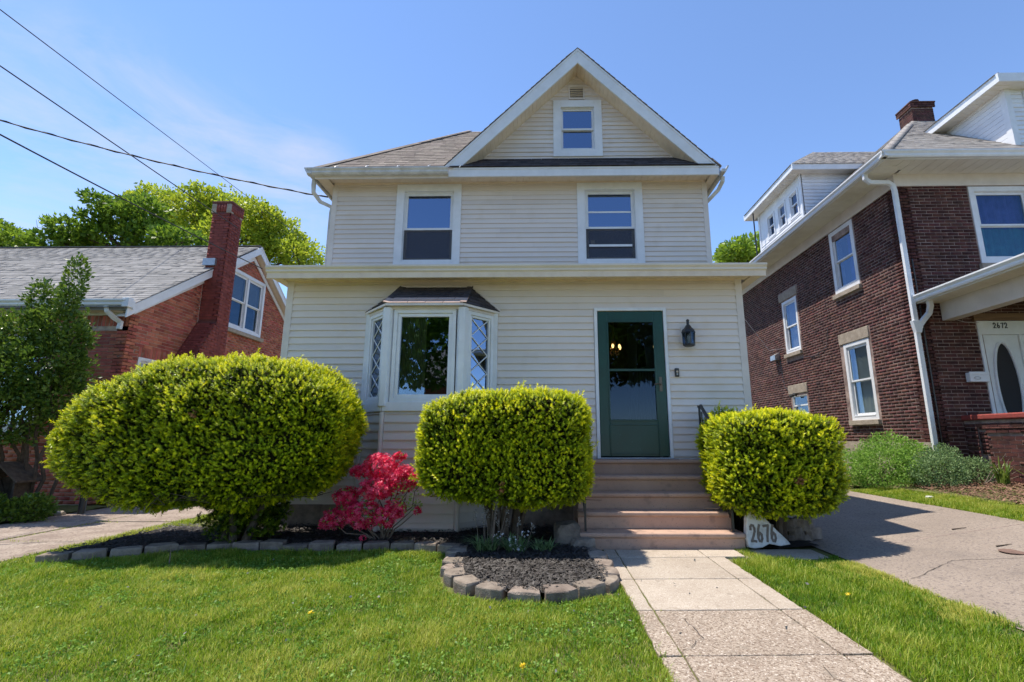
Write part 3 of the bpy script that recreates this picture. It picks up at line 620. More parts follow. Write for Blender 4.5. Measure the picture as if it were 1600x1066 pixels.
gm = MB(); ha, hb, hc, hd_ = WG[0] + .08, WG[1] - .08, WG[2] + .08, WG[3] - .08; gx = lambda z: (7.95 - z) / 2.29 * 2.28
gm.prism([(AP[0] - gx(5.66), YU, 5.66), (AP[0] + gx(5.66), YU, 5.66), (AP[0] + gx(hc), YU, hc), (AP[0] - gx(hc), YU, hc)], (0, .1, 0))
gm.prism([(AP[0] - gx(hc), YU, hc), (ha, YU, hc), (ha, YU, hd_), (AP[0] - gx(hd_), YU, hd_)], (0, .1, 0))
gm.prism([(hb, YU, hc), (AP[0] + gx(hc), YU, hc), (AP[0] + gx(hd_), YU, hd_), (hb, YU, hd_)], (0, .1, 0))
gm.prism([(AP[0] - gx(hd_), YU, hd_), (AP[0] + gx(hd_), YU, hd_), (AP[0], YU, 7.95)], (0, .1, 0))
gw = gm.build('gable_wall', 'trimc', H)
siding(gw, FU, E3, 6.02, 7.93, gspan, [(WG[0] + .01, WG[1] - .01, WG[2], WG[3]), (.50, .78, 7.305, 7.58)], BOARD, ph=P3)
# windows of the main house
w1 = window(H, FU, *WL, cw=.135, sash=.048, screen=True, split=.46, cas_d=.035, cover=None)
w2 = window(H, FU, *WR, cw=.135, sash=.048, screen=True, split=.46, cas_d=.035, cover=[(0.0, .2), (.78, 1.0)])
MB().fbox(FU, WR[0] + .2, WR[1] - .2, 5.07, 5.10, -.048, -.03).build('glazing_bar', 'white', w2)
MB().fbox(FU, WR[0] + .2, WR[1] - .2, 4.44, 4.48, -.028, -.02).build('glazing_bar', 'white', w2)
MB().fbox(FU, WR[0] + .23, WR[0] + .30, 4.50, 4.57, -.05, -.046).build('sticker', 'white', w2)
MB().fbox(FU, WR[0] + .23, WR[1] - .23, 4.05, 4.45, -.3, -.29).build('blind', 'dark', w2)
w3 = window(H, FU, *WG, cw=.14, sash=.03, split=.5, cas_d=.035)
# lace fan in the attic window
lf = MB()
for i in range(9):
    a = math.pi * i / 8; fr = FU; c = (.66, 6.33)
    lf.tube([fr.p(c[0] + .05 * math.cos(a), c[1] + .03 * math.sin(a), -.09), fr.p(c[0] + .19 * math.cos(a), c[1] + .13 * math.sin(a), -.09)], .008, 5)
lf.tube([FU.p(.66 + .19 * math.cos(math.pi * i / 12), 6.33 + .13 * math.sin(math.pi * i / 12), -.09) for i in range(13)], .012, 5)
lf.tube([FU.p(.66 + .1 * math.cos(math.pi * i / 12), 6.33 + .07 * math.sin(math.pi * i / 12), -.09) for i in range(13)], .008, 5)
tag(lf.build('lace_fan', 'curtain'), 'white lace fan standing inside the attic window', 'ornament')
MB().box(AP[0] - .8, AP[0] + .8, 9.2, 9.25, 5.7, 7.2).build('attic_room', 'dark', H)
vt = MB().ring(FU, .490, .790, 7.296, 7.586, .028, -.001, .03).build('gable_vent', 'trimc', H)
MB().fbox(FU, .517, .763, 7.32, 7.56, -.0, .003).build('vent_back', 'dark', vt)
for i in range(6): MB().prism([FU.p(.518, 7.33 + i * .038, .006), FU.p(.518, 7.336 + i * .038, .024), FU.p(.518, 7.352 + i * .038, .010)], (.244, 0, 0)).build('louvre', 'trimc', vt)
# roofs (slope 1:1)
YE = 7.5; ZE = 5.735
hx0 = UL - .21; t = 2.26
hr = MB().add([(hx0, YE, ZE), (3.06, YE, ZE), (3.06 - t, YE + t, ZE + t), (hx0 + t, YE + t, ZE + t), (hx0, YE + 2 * t, ZE), (3.06, YE + 2 * t, ZE)],
              [(0, 1, 2, 3), (0, 3, 4), (1, 5, 2), (3, 2, 5, 4), (0, 4, 5, 1)]).build('hip_roof', 'shbrown', H)
SL = []; r2 = math.sqrt(.5)
shingles(SL, hr, (hx0, YE - .03, ZE - .02), (1, 0, 0), (0, r2, r2), (0, -r2, r2), 25, lambda s: (s * r2, 2.35 + s * r2), tab=.31)
L2 = []
shingles(L2, hr, (hx0 - .03, YE, ZE - .02), (0, 1, 0), (r2, 0, r2), (-r2, 0, r2), 25, lambda s: (s * r2, 2 * t - s * r2), tab=.31)
rc = []                                                    # hip cap tabs
for i in range(26):
    s = i * .15; c = Vector((hx0 - .01 + s * .577, YE - .01 + s * .577, ZE + .018 + s * .577)); d = Vector((1, 1, 1)).normalized()
    for sx in (0, 1):
        n = Vector((0, -r2, r2)) if sx == 0 else Vector((-r2, 0, r2)); u = d.cross(n).normalized()
        if (u.x if sx == 0 else u.y) < 0: u = -u
        fr = Fr(c, u, n, d); rc.append((hr, fr.p(.055, .08, .010), (.12, .17, .008), fr))
pieces('shingle', SL + L2 + rc, 'shbrown', 'shingles', hr, cap=300, vis=lambda u, v: 480 < u < 860 and 195 < v < 272)
br = []
for i, (x) in enumerate((-3.55, -3.02, -2.48, -1.95, -1.4)):
    MB().tube([(x, YE - .08, ZE - .04), (x + .01, YE - .03, ZE + .03), (x + .02, YE + .05, ZE + .085)], .007, 5).build('gutter_bracket', 'white', hr)
# front gable roof
gl = Vector((0, 0, 0)); yb = 17.8
for s in (-1, 1):
    ex = AP[0] + s * 2.36
    g = MB().prism([(AP[0], YE - .012, AP[1] + .004), (ex, YE - .012, AP[1] + .004 - 2.36), (ex, YE - .012, AP[1] - .012 - 2.36), (AP[0], YE - .012, AP[1] - .012)], (0, yb - YE, 0)).build('gable_roof', 'shdark', H)
    GLs = []
    fo = Vector((ex, YE - .015, AP[1] + .006 - 2.36))
    shingles(GLs, g, fo, (0, 1, 0), (-s * r2, 0, r2), (s * r2, 0, r2), 26, lambda q: (0, yb - YE), tab=.31)
    pieces('shingle', GLs, 'shbrown', 'shingles', g, cap=40)
    # rake board, drip edge, soffit
    a = Vector((AP[0], YE, AP[1] - .005)); b = Vector((AP[0] + s * 2.36, YE, AP[1] - .005 - 2.36))
    rb = MB().prism([a, b, b + Vector((-s * .30, 0, 0)) + Vector((0, 0, 0.005)), a + Vector((0, 0, -.30))], (0, .03, 0)).build('rake_board', 'white', H, bevel=0.003)
    MB().prism([a + Vector((0, -.008, 0)), b + Vector((0, -.008, 0)), b + Vector((-s * .05, -.008, 0)), a + Vector((0, -.008, -.05))], (0, .008, 0)).build('drip_edge', 'white', rb)
    n_ = 30
    for i in range(n_):
        q0 = i / n_ * 2.03; q1 = (i + 1) / n_ * 2.03; z0 = AP[1] - .29 - q0; z1 = AP[1] - .29 - q1; x0 = AP[0] + s * q0; x1 = AP[0] + s * q1; e = .07
        MB().add([(x0 + s * (q1 - q0) * e, YE + .03, z0 - (z0 - z1) * e), (x1 - s * (q1 - q0) * e, YE + .03, z1 + (z0 - z1) * e), (x1 - s * (q1 - q0) * e, YU - .01, z1 + (z0 - z1) * e), (x0 + s * (q1 - q0) * e, YU - .01, z0 - (z0 - z1) * e),
                  (x0, YE + .03, z0 + .008), (x1, YE + .03, z1 + .008), (x1, YU - .01, z1 + .008), (x0, YU - .01, z0 + .008)],
                 [(0, 1, 2, 3), (4, 5, 1, 0), (5, 6, 2, 1), (6, 7, 3, 2), (7, 4, 0, 3), (4, 7, 6, 5)]).build('soffit_panel', 'soffit', rb)
# pent strip under the gable, eave boards, soffit
pe = MB().prism([(-1.62, YE - .01, 5.742), (-1.62, YU, 6.10), (-1.62, YU, 5.7)], (4.66, 0, 0)).build('pent_roof', 'shdark', H)
PL = []
shingles(PL, pe, (-1.64, YE - .025, 5.738), (1, 0, 0), (0, .707, .707), (0, -.707, .707), 4, lambda s: (0.02 + s * .6, 4.64 - s * .6), tab=.3)
pieces('shingle', PL, 'shdark', 'shingles', pe, cap=120)
eb = MB().box(-1.60, 3.0, YE, YE + .03, 5.572, 5.730).build('eave_board', 'white', H, bevel=0.003)
MB().box(-1.60, 3.0, YE - .008, YE - .0005, 5.70, 5.735).build('drip_edge', 'white', eb)
lb = MB().box(hx0, -1.601, YE + .02, YE + .04, 5.56, 5.72).build('eave_board', 'trimc', H)
gp2 = [(YE + .019, 5.605), (YE - .05, 5.605), (YE - .075, 5.63), (YE - .072, 5.66), (YE - .10, 5.69), (YE - .10, 5.71), (YE - .085, 5.71), (YE - .06, 5.655), (YE + .019, 5.65)]
g1 = MB().prism([(hx0 - .10, y, z) for y, z in gp2], (-1.60 - hx0 + .10, 0, 0)).build('gutter', 'greyw', H)
for (xs_, sg) in ((hx0 - .01, -1), (3.03, 1)):            # side gutters and side eaves
    gg = [(xs_ + sg * 0, 5.60), (xs_ + sg * .07, 5.60), (xs_ + sg * .095, 5.64), (xs_ + sg * .12, 5.69), (xs_ + sg * .12, 5.71), (xs_ + sg * .10, 5.71), (xs_ + sg * .07, 5.65), (xs_, 5.65)]
    MB().prism([(x, YE - (.10 if sg < 0 else .05), z) for x, z in gg], (0, 4.2 if sg < 0 else 10.3, 0)).build('gutter', 'greyw', H)
    MB().box(min(xs_, xs_ - sg * .03), max(xs_, xs_ - sg * .03), YE + .03, 12.1 if sg < 0 else 17.8, 5.56, 5.73).build('side_fascia', 'metal', H)
    MB().box(*((xs_ + .03, UL) if sg < 0 else (UR - .0, xs_ - .03)), YE + .05, 12 if sg < 0 else 17.8, 5.585, 5.60).build('side_soffit', 'soffit', H)
nS = 60; sx0, sx1 = hx0 + .05, 2.98; dx = (sx1 - sx0) / nS
sf = MB().box(sx0, sx1, YE + .04, YU, 5.66, 5.668).build('front_soffit', 'soffit', H)
for i in range(nS):
    x = sx0 + i * dx; z0, z1 = 5.60, 5.645
    MB().add([(x + .004, YE + .042, z0), (x + dx - .004, YE + .042, z0), (x + dx - .004, YU - .024, z1), (x + .004, YU - .024, z1), (x, YE + .042, z0 + .008), (x + dx, YE + .042, z0 + .008), (x + dx, YU - .024, z1 + .008), (x, YU - .024, z1 + .008)],
             [(0, 1, 2, 3), (4, 5, 1, 0), (5, 6, 2, 1), (6, 7, 3, 2), (7, 4, 0, 3)]).build('soffit_panel', 'soffit', sf)
MB().fbox(FU, UL, UR, 5.622, 5.645, .002, .03).build('frieze_trim', 'soffit', H)
# downspouts
def spout(pts, mt='greyw', parent=H, w=.065, h=.05, name='downspout'): return MB().sqtube(pts, w, h).build(name, mt, parent, bevel=0.008)
spout([(hx0 - .05, 7.62, 5.61), (hx0 - .055, 7.62, 5.50), (hx0 - .06, 7.65, 5.38), (hx0 + .01, 7.78, 5.27), (UL - .04, 7.88, 5.22), (UL - .045, 7.9, 5.1), (UL - .045, 7.9, 3.9)])
spout([(3.10, 7.62, 5.60), (3.10, 7.64, 5.52), (3.06, 7.75, 5.42), (UR + .02, 7.93, 5.27), (UR + .015, 7.95, 5.1), (UR + .015, 7.95, 3.9)])
# bay window
bay = MB()
B0, B1, B2, B3 = (-2.49, 6.72), (-2.085, 6.30), (-1.075, 6.30), (-0.67, 6.72)
poly = [B0, B1, B2, B3]
bay.add([(x, y, 0.06) for x, y in poly] + [(x, y, 1.56) for x, y in poly], [(0, 1, 5, 4), (1, 2, 6, 5), (2, 3, 7, 6), (4, 5, 6, 7)])
by = bay.build('bay_window', 'trimc', H)
def seg(a, b):
    a = Vector((*a, 0)); b = Vector((*b, 0)); u = (b - a); L = u.length; u.normalize(); return Fr(a, u, (u.y, -u.x, 0)), L
fA, LA = seg(B0, B1); fB, LB = seg(B1, B2); fC, LC = seg(B2, B3)
for f, L in ((fA, LA), (fB, LB), (fC, LC)):
    siding(by, f, 0.112, 0.10, 1.53, lambda z, L=L: (.035, L - .035), [], BOARD, ph=.05)
    MB().fbox(f, .0, L, 1.54, 1.66, -.02, .035).build('sill_band', 'white', by, bevel=.004)
    MB().fbox(f, 0, L, 2.90, 2.965, -.03, .03).build('head_band', 'trimc', by)
for (x, y, k) in ((B0[0], B0[1], 0), (B1[0], B1[1], 1), (B2[0], B2[1], 2), (B3[0], B3[1], 3)):
    MB().lathe((x, y - (.0 if k in (1, 2) else .03), 0), [(.036, .06), (.036, 1.53)], 8).build('corner_board', 'trimc', by)
def sashf(f, L, m0, m1, dia):
    w = MB().ring(f, m0, L - m1, 1.66, 2.90, .05, -.05, .022).build('window', 'white', by, bevel=.003)
    s = MB().ring(f, m0 + .052, L - m1 - .052, 1.712, 2.848, .045 if not dia else .03, -.045, .005).build('sash', 'white', w, bevel=.003)
    a, b = m0 + .052 + (.045 if not dia else .03), L - m1 - .052 - (.045 if not dia else .03); c, d = 1.757 if not dia else 1.742, 2.803 if not dia else 2.818
    MB().fbox(f, a, b, c, d, -.030, -.026).build('pane', 'glass' if dia else 'glassb', w)
    if dia:
        n = 4.0; hh = (d - c) / 4.3; k = 0; lt = MB()
        v = c
        for k in range(5):
            for sgn in (0, 1):
                p0 = (a, d - k * hh) if sgn == 0 else (b, d - k * hh); p1 = (b, d - (k + 1) * hh) if sgn == 0 else (a, d - (k + 1) * hh)
                if p1[1] < c: tt = (p0[1] - c) / (p0[1] - p1[1]); p1 = (p0[0] + (p1[0] - p0[0]) * tt, c)
                if p0[1] - p1[1] > .02: lt.tube([f.p(*p0, -.018), f.p(*p1, -.018)], .008, 5)
        lt.build('lattice', 'white', w)
    return w
wa = sashf(fA, LA, .05, .075, True); wb_ = sashf(fB, LB, .085, .085, False); wc = sashf(fC, LC, .075, .05, True)
for (x, y, mats) in ((B1[0], B1[1], 0), (B2[0], B2[1], 1)):
    MB().lathe((x, y + .01, 0), [(.078, 1.60), (.078, 2.93)], 6).build('mullion_post', 'white', by, bevel=.01)
for (x, y) in (B0, B3): MB().box(x - .03, x + .03, y - .06, y - .0, 1.60, 2.95).build('mullion_post', 'white', by, bevel=.006)
# curtains and interior behind the bay
cb = MB(); vs = []; n = 18
for i in range(n + 1):
    x = -1.93 + .36 * i / n; vs += [(x, 6.40 + (.018 if i % 2 else -.018), 1.62), (x, 6.40 + (.018 if i % 2 else -.018), 2.88)]
cb.add(vs, [(2 * i, 2 * i + 2, 2 * i + 3, 2 * i + 1) for i in range(n)]); cb.build('curtain', 'curtaing', by)
for (x0, x1) in ((-2.40, -2.16), (-.86, -.72)):
    cb = MB(); vs = []; n = 10
    for i in range(n + 1):
        x = x0 + (x1 - x0) * i / n; vs += [(x, 6.66 + (.015 if i % 2 else -.015), 1.62), (x, 6.66 + (.015 if i % 2 else -.015), 2.88)]
    cb.add(vs, [(2 * i, 2 * i + 2, 2 * i + 3, 2 * i + 1) for i in range(n)]); cb.build('curtain', 'blue', by)
MB().box(-1.7, -1.15, 6.9, 7.3, 1.66, 1.70).build('window_ledge', 'wood', by)
# bay roof
zt, ze = 3.34, 2.965
pts = [(-2.55, 6.71, ze), (-2.10, 6.215, ze), (-1.06, 6.215, ze), (-0.61, 6.71, ze), (-2.03, 6.71, zt), (-1.045, 6.71, zt), (-2.0, 6.66, zt - .02), (-1.08, 6.66, zt - .02)]
brf = MB().add(pts[:6], [(0, 1, 4), (1, 2, 5, 4), (2, 3, 5), (3, 2, 1, 0)]).build('bay_roof', 'shdark', by)
def tri_rows(P, Q, T0, T1, rows, mtf, parent):
    """eave P->Q, top T0->T1"""
    P, Q, T0, T1 = map(Vector, (P, Q, T0, T1)); u = (Q - P).normalized(); nrm = u.cross(((T0 + T1) / 2 - (P + Q) / 2)).normalized()
    if nrm.z < 0: nrm = -nrm
    for r in range(rows):
        a, b = r / rows, min(1.0, (r + 1.12) / rows)
        l0, r0 = P.lerp(T0, a), Q.lerp(T1, a); l1, r1 = P.lerp(T0, b), Q.lerp(T1, b); L = (r0 - l0).length; n = max(1, round(L / .27)); cuts = [0] + sorted(min(.97, max(.03, (i + (.5 if r % 2 else 0) + random.uniform(-.1, .1)) / n)) for i in range(1, n)) + [1]
        for c0, c1 in zip(cuts, cuts[1:]):
            g = .004 / max(L, .01)
            a0, a1, b0, b1 = l0.lerp(r0, c0 + g), l0.lerp(r0, c1 - g), l1.lerp(r1, c0 + g), l1.lerp(r1, c1 - g); h = nrm * (.014 + random.random() * .004)
            MB().add([a0, a1, b1, b0, a0 + h, a1 + h, b1 + nrm * .006, b0 + nrm * .006], [(0, 3, 2, 1), (4, 5, 6, 7), (0, 1, 5, 4), (1, 2, 6, 5), (2, 3, 7, 6), (3, 0, 4, 7)]).build('shingle', mtf(r), parent)
tri_rows(pts[1], pts[2], pts[4], pts[5], 6, lambda r: 'shsun' if r < 2 else 'shdark', brf)  # lowest rows painted lighter to stand for sun below the gutter's shadow
tri_rows(pts[0], pts[1], pts[4], pts[4], 6, lambda r: 'shdark', brf)
tri_rows(pts[2], pts[3], pts[5], pts[5], 6, lambda r: 'shdark', brf)
for (p, q) in ((pts[1], pts[4]), (pts[2], pts[5])):
    p, q = Vector(p), Vector(q)
    for i in range(4): a = p.lerp(q, i / 4); b = p.lerp(q, (i + 1.15) / 4); MB().sqtube([a + Vector((0, -.004, .018)), b + Vector((0, -.004, .014))], .085, .012).build('hip_cap', 'shsun' if i < 1 else 'shdark', brf)
MB().tube([(-2.56, 6.706, 2.975), (-2.03, 6.706, 3.365), (-1.045, 6.706, 3.365), (-.60, 6.706, 2.975)], .016, 6).build('roof_flashing', 'trimc', brf)
for (p, q) in ((0, 1), (1, 2), (2, 3)): MB().sqtube([Vector(pts[p]) - Vector((0, 0, .012)), Vector(pts[q]) - Vector((0, 0, .012))], .03, .02).build('drip_edge', 'trimc', brf)
# front door
FD = fy(6.72)
df = MB().ring(FD, DO[0] - .04, DO[1] + .04, .925, DO[3] + .04, .045, -.05, .032, .012).build('door_frame', 'white', H, bevel=.004)
sd = MB()
a, b, c, d = DO[0] + .01, DO[1] - .01, .955, DO[3] - .01
sd.fbox(FD, a, a + .135, c, d, -.03, .012).fbox(FD, b - .135, b, c, d, -.03, .012).fbox(FD, a + .135, b - .135, d - .15, d, -.03, .012).fbox(FD, a + .135, b - .135, c, 1.435, -.03, .012)
door = sd.build('storm_door', 'green', H, bevel=.006)
MB().ring(FD, a + .125, b - .125, 1.425, d - .14, .022, .012, .022).build('glass_bead', 'green', door, bevel=.004)
MB().ring(FD, a + .125, b - .125, c + .03, 1.38, .014, .012, .020).build('kick_panel', 'green', door, bevel=.004)
MB().fbox(FD, a + .147, b - .147, 1.447, d - .162, -.005, .001).build('pane', 'glassd', door)
MB().fbox(FD, a + .147, b - .147, 2.115, 2.145, -.004, .012).build('glass_rail', 'green', door)
MB().fbox(FD, b - .095, b - .055, 1.83, 2.03, .012, .02).tube([FD.p(b - .075, 1.93, .02), FD.p(b - .075, 1.93, .055), FD.p(b - .12, 1.935, .06), FD.p(b - .17, 1.925, .055)], .009, 6).build('door_handle', 'bronze', door)
MB().fbox(FD, DO[0] - .1, DO[1] + .1, .905, .924, -.1, .05).build('threshold', 'dark', H)
# inner door standing open, seen through the glass
idr = MB().add([(1.62, 6.87, .92), (1.66, 6.87, .92), (1.42, 7.72, .92), (1.38, 7.72, .92), (1.62, 6.87, 2.95), (1.66, 6.87, 2.95), (1.42, 7.72, 2.95), (1.38, 7.72, 2.95)],
               [(0, 3, 2, 1), (4, 5, 6, 7), (0, 1, 5, 4), (1, 2, 6, 5), (2, 3, 7, 6), (3, 0, 4, 7)]).build('inner_door', 'roomdoor', H)
fi = Fr((1.62, 6.87, 0), (-.24, .85, 0), (-.85, -.24, 0)); ov = MB(); vs = [fi.p(.42 + .17 * math.cos(i * math.pi / 12), 2.25 + .48 * math.sin(i * math.pi / 12), .004) for i in range(13)]
ov.add(vs, [tuple(range(13))]).build('fan_light', 'dark', idr); MB().tube([v + fi.N * .006 for v in vs], .014, 6).build('fan_trim', 'roomdoor', idr)
for i in range(8): MB().fbox(fi, .08 + i * .09, .085 + i * .09, 1.0, 2.2, .001, .005).build('groove', 'dark', idr)

# things fixed to or hanging in the house
ch = thing('chandelier', 'small brass chandelier with lit bulbs hanging inside the front door', 'chandelier', (1.28, 8.6, 2.75))
MB().lathe((1.28, 8.6, 0), [(.02, 3.36), (.02, 2.95), (.05, 2.91), (.03, 2.83), (.06, 2.77), (.02, 2.71), (.01, 2.65)], 10).build('stem', 'brass', ch)
for i in range(6):
    a = i * math.pi / 3 + .3; x, y = 1.28 + .13 * math.cos(a), 8.6 + .13 * math.sin(a)
    MB().tube([(1.28, 8.6, 2.77), (1.28 + .07 * math.cos(a), 8.6 + .07 * math.sin(a), 2.71), (x, y, 2.77)], .008, 6).build('arm', 'brass', ch)
    MB().lathe((x, y, 2.77), [(.012, 0), (.02, .02), (.024, .045), (.008, .075)], 8).build('bulb', 'bulb', ch)
    MB().lathe((1.28 + .09 * math.cos(a + .5), 8.6 + .09 * math.sin(a + .5), 2.65), [(.004, 0), (.016, .02), (.004, .05)], 6).build('pendant', 'crystal', ch)
ll = thing('wall_lantern', 'black carriage lantern on the siding to the right of the green door', 'wall lantern', (2.03, 6.68, 2.6))
FL = fy(6.70)
MB().fbox(FL, 1.955, 2.035, 2.50, 2.74, 0, .018).build('back_plate', 'trimc', ll, bevel=.006)
MB().fbox(FL, 1.975, 2.015, 2.55, 2.70, .018, .04).tube([FL.p(2.0, 2.66, .03), FL.p(2.01, 2.72, .07), FL.p(2.03, 2.74, .105)], .011, 6).build('bracket', 'black', ll)
cx, cy = 2.03, 6.70 - .105
MB().lathe((cx, cy, 0), [(.10, 2.635), (.088, 2.665), (.055, 2.70), (.035, 2.735), (.02, 2.75), (.02, 2.80), (.026, 2.81), (.012, 2.825), (.003, 2.83)], 8).build('hood', 'black', ll)
MB().lathe((cx, cy, 0), [(.06, 2.44), (.085, 2.455), (.085, 2.475), (.07, 2.48)], 8).build('base', 'black', ll)
for i in range(8):
    a = i * math.pi / 4; MB().tube([(cx + .078 * math.cos(a), cy + .078 * math.sin(a), 2.47), (cx + .088 * math.cos(a), cy + .088 * math.sin(a), 2.64)], .0055, 4).build('bar', 'black', ll)
MB().lathe((cx, cy, 0), [(.073, 2.478), (.083, 2.636)], 8).build('pane', 'glassd', ll)
MB().lathe((cx, cy, 0), [(.012, 2.48), (.014, 2.52), (.026, 2.55), (.022, 2.585), (.004, 2.60)], 10).build('bulb', 'white', ll)
db = thing('doorbell', 'small black doorbell camera on the siding beside the green door', 'doorbell', (1.865, 6.69, 2.09))
MB().fbox(FL, 1.835, 1.895, 2.03, 2.15, .0, .028).build('case', 'black', db, bevel=.008)
MB().tube([FL.p(1.865, 2.10, .028), FL.p(1.865, 2.10, .034)], .016, 12).build('lens', 'crystal', db)
MB().tube([FL.p(1.865, 2.065, .028), FL.p(1.865, 2.065, .031)], .012, 12).build('button', 'metal', db)

# steps
st = thing('front_steps', 'tan painted concrete steps with five treads leading up to the green door', 'steps', (1.3, 6.1, 0))
ys = [5.56, 5.80, 6.03, 6.24, 6.50]
for i, y in enumerate(ys):
    z = .184 * (i + 1); y1 = 6.70 if i == 4 else ys[i + 1] + .02
    x0, x1 = (0.40, 2.19) if i == 0 else ((.40, 2.15) if i == 1 else (.42, 2.13))
    prof = [(y + .03, z - .184 + (.001 if i else 0)), (y + .03, z - .055), (y + .006, z - .045), (y, z - .03), (y + .003, z - .010), (y + .014, z), (6.70, z), (6.70, z - .184)]
    MB().prism([(x0, a, b) for a, b in prof], (x1 - x0, 0, 0)).build('step', 'step', st, bevel=.004)
MB().box(.45, 2.1, 5.9, 6.69, 0.0, .18).build('step_base', 'step', st)
# handrails
for nm, x, lab in (('l', .47, 'black metal handrail half hidden by the middle hedge on the left of the steps'), ('r', 2.10, 'black metal handrail on the right of the steps behind the right hedge')):
    hr_ = thing('handrail', lab, 'handrail', (x, 5.7, 0), None)
    MB().box(x - .012, x + .012, 5.66, 5.684, .184, .98).build('post', 'black', hr_); MB().box(x - .012, x + .012, 6.55, 6.574, .92, 1.60).build('post', 'black', hr_)
    MB().sqtube([(x, 6.60, 1.615), (x, 6.50, 1.62), (x, 6.30, 1.48), (x, 5.62, .97)], .028, .035).build('top_rail', 'black', hr_)
    for k in range(6):
        f = (k + .5) / 6; y = 5.67 + f * .88; z = .99 + f * .6; MB().box(x - .006, x + .006, y - .006, y + .006, z - .72 + .0, z).build('baluster', 'black', hr_)
    MB().sqtube([(x, 6.56, .99), (x, 5.67, .30)], .016, .02).build('lower_rail', 'black', hr_)
# painted address rock
ar = thing('address_rock', 'white painted triangular rock with the number 2676 leaning beside the steps', 'rock', (2.5, 5.78, 0))
out = [(2.272, .0), (2.255, .10), (2.285, .30), (2.33, .375), (2.375, .355), (2.44, .37), (2.50, .285), (2.60, .175), (2.70, .075), (2.735, .03), (2.62, .012), (2.50, .035), (2.42, .0), (2.34, -.01)]
fk = Fr((-.06, 5.43, 0.045), (1, .05, 0), (0, -1, .12), (0, .12, 1))
MB().prism([fk.p(a, b, 0) for a, b in out], tuple(fk.N * -.09)).build('stone', 'rockw', ar, bevel=.012)
digits(fk, '2676', 2.305, .062, .056, .165, .018, .024, .0, .004).build('house_number', 'paintb', ar)
# ---------------------------------------------------------------- left brick house
LH = thing('red_brick_bungalow', 'red brick bungalow with grey shingle roof and a tall chimney on the left', 'house', (-12, 10, 0))
LX = -7.86; LY = 8.8; EZ = 3.62; RY = 12.31; RZ = 6.30; BYk = 2 * RY - 8.62
f1 = fy(LY); f2 = fxr(LX)
LB = []
lw = wall('front_wall', f1, -18, LX - .0, 0, 3.53, [(-10.6, -9.3, 1.3, 3.1)], .2, 'mortarL', LH)
bricks(LB, lw, f1, -13.0, LX - .002, 0.05, 3.24, [(-10.7, -9.2, 1.2, 3.1)])
for i in range(40):
    u = -7.865 - i * .075; LB.append((lw, f1.p(u - .03, 3.38, -.012), (.057, .20, .035), f1))
slope = (RZ - EZ) / (RY - 8.62)
WN = (11.50, 13.0, 3.90, 5.46)
yt = lambda z, s: RY + s * (RZ - .12 - z) / (RZ - .22 - EZ) * (RY - LY)
a_, b_, c_, d_ = WN[0] + .07, WN[1] - .07, WN[2] + .07, WN[3] - .07; gm = MB(); of = (-.2, 0, 0)
gm.box(LX - .2, LX, LY, 2 * RY - LY, 0, 1.35).box(LX - .2, LX, LY, 9.18, 1.35, 2.70).box(LX - .2, LX, 9.80, 2 * RY - LY, 1.35, 2.70).box(LX - .2, LX, LY, 2 * RY - LY, 2.70, EZ + .1)
gm.prism([(LX, yt(EZ + .1, -1), EZ + .1), (LX, yt(EZ + .1, 1), EZ + .1), (LX, yt(c_, 1), c_), (LX, yt(c_, -1), c_)], of)
gm.prism([(LX, yt(c_, -1), c_), (LX, a_, c_), (LX, a_, d_), (LX, yt(d_, -1), d_)], of).prism([(LX, b_, c_), (LX, yt(c_, 1), c_), (LX, yt(d_, 1), d_), (LX, b_, d_)], of)
gm.prism([(LX, yt(d_, -1), d_), (LX, yt(d_, 1), d_), (LX, RY, RZ - .12)], of)
gwl = gm.build('gable_wall', 'mortarL', LH)
def ltop(z):
    d = (RZ - .10 - z) / slope
    return (max(LY, RY - d), min(2 * RY - LY, RY + d))
hl = [(WN[0] + .02, WN[1] - .02, WN[2] - .1, WN[3] - .02), (9.12, 9.86, 1.2, 2.74), (9.12, 9.9, 2.74, 2.95)]
bricks(LB, gwl, f2, LY, 14.2, 1.6, 6.1, hl, top=ltop)
for i in range(11): LB.append((gwl, f2.p(9.155 + i * .068, 2.845, -.012), (.057, .2, .036), f2))
pieces('brick', LB, 'brickL', 'brickwork', LH, cap=300, vis=lambda u, v: 110 < u < 450 and v < 605 and not (300 < u < 350))
window(LH, f2, *WN, gl='glassr', cw=.085, sash=.045, twin=True, sill=(.06, .10, .09, 'stone'), blind=.55, cas_d=.02, depth=.11)
ws = window(LH, f2, 9.14, 9.84, 1.3, 2.745, cw=.06, sash=.03, cas_d=.01, depth=.09)
MB().fbox(f2, 9.47, 9.50, 2.0, 2.7, -.06, -.02).build('glazing_bar', 'white', ws)
window(LH, f1, -10.6, -9.3, 1.3, 3.1, cw=.12, sash=.05, cas_d=.03, blind=.4, sill=(.06, .1, .08, 'stone'))
MB().box(-18, LX - .3, 9.1, 15.7, .1, .2).box(-18, LX - .21, 15.6, 15.8, 0, EZ).box(-18, -17.9, 8.9, 15.7, 0, EZ).box(-17, -9.2, 11.9, 12.0, .2, 4.2).build('inner_walls', 'dark', LH)
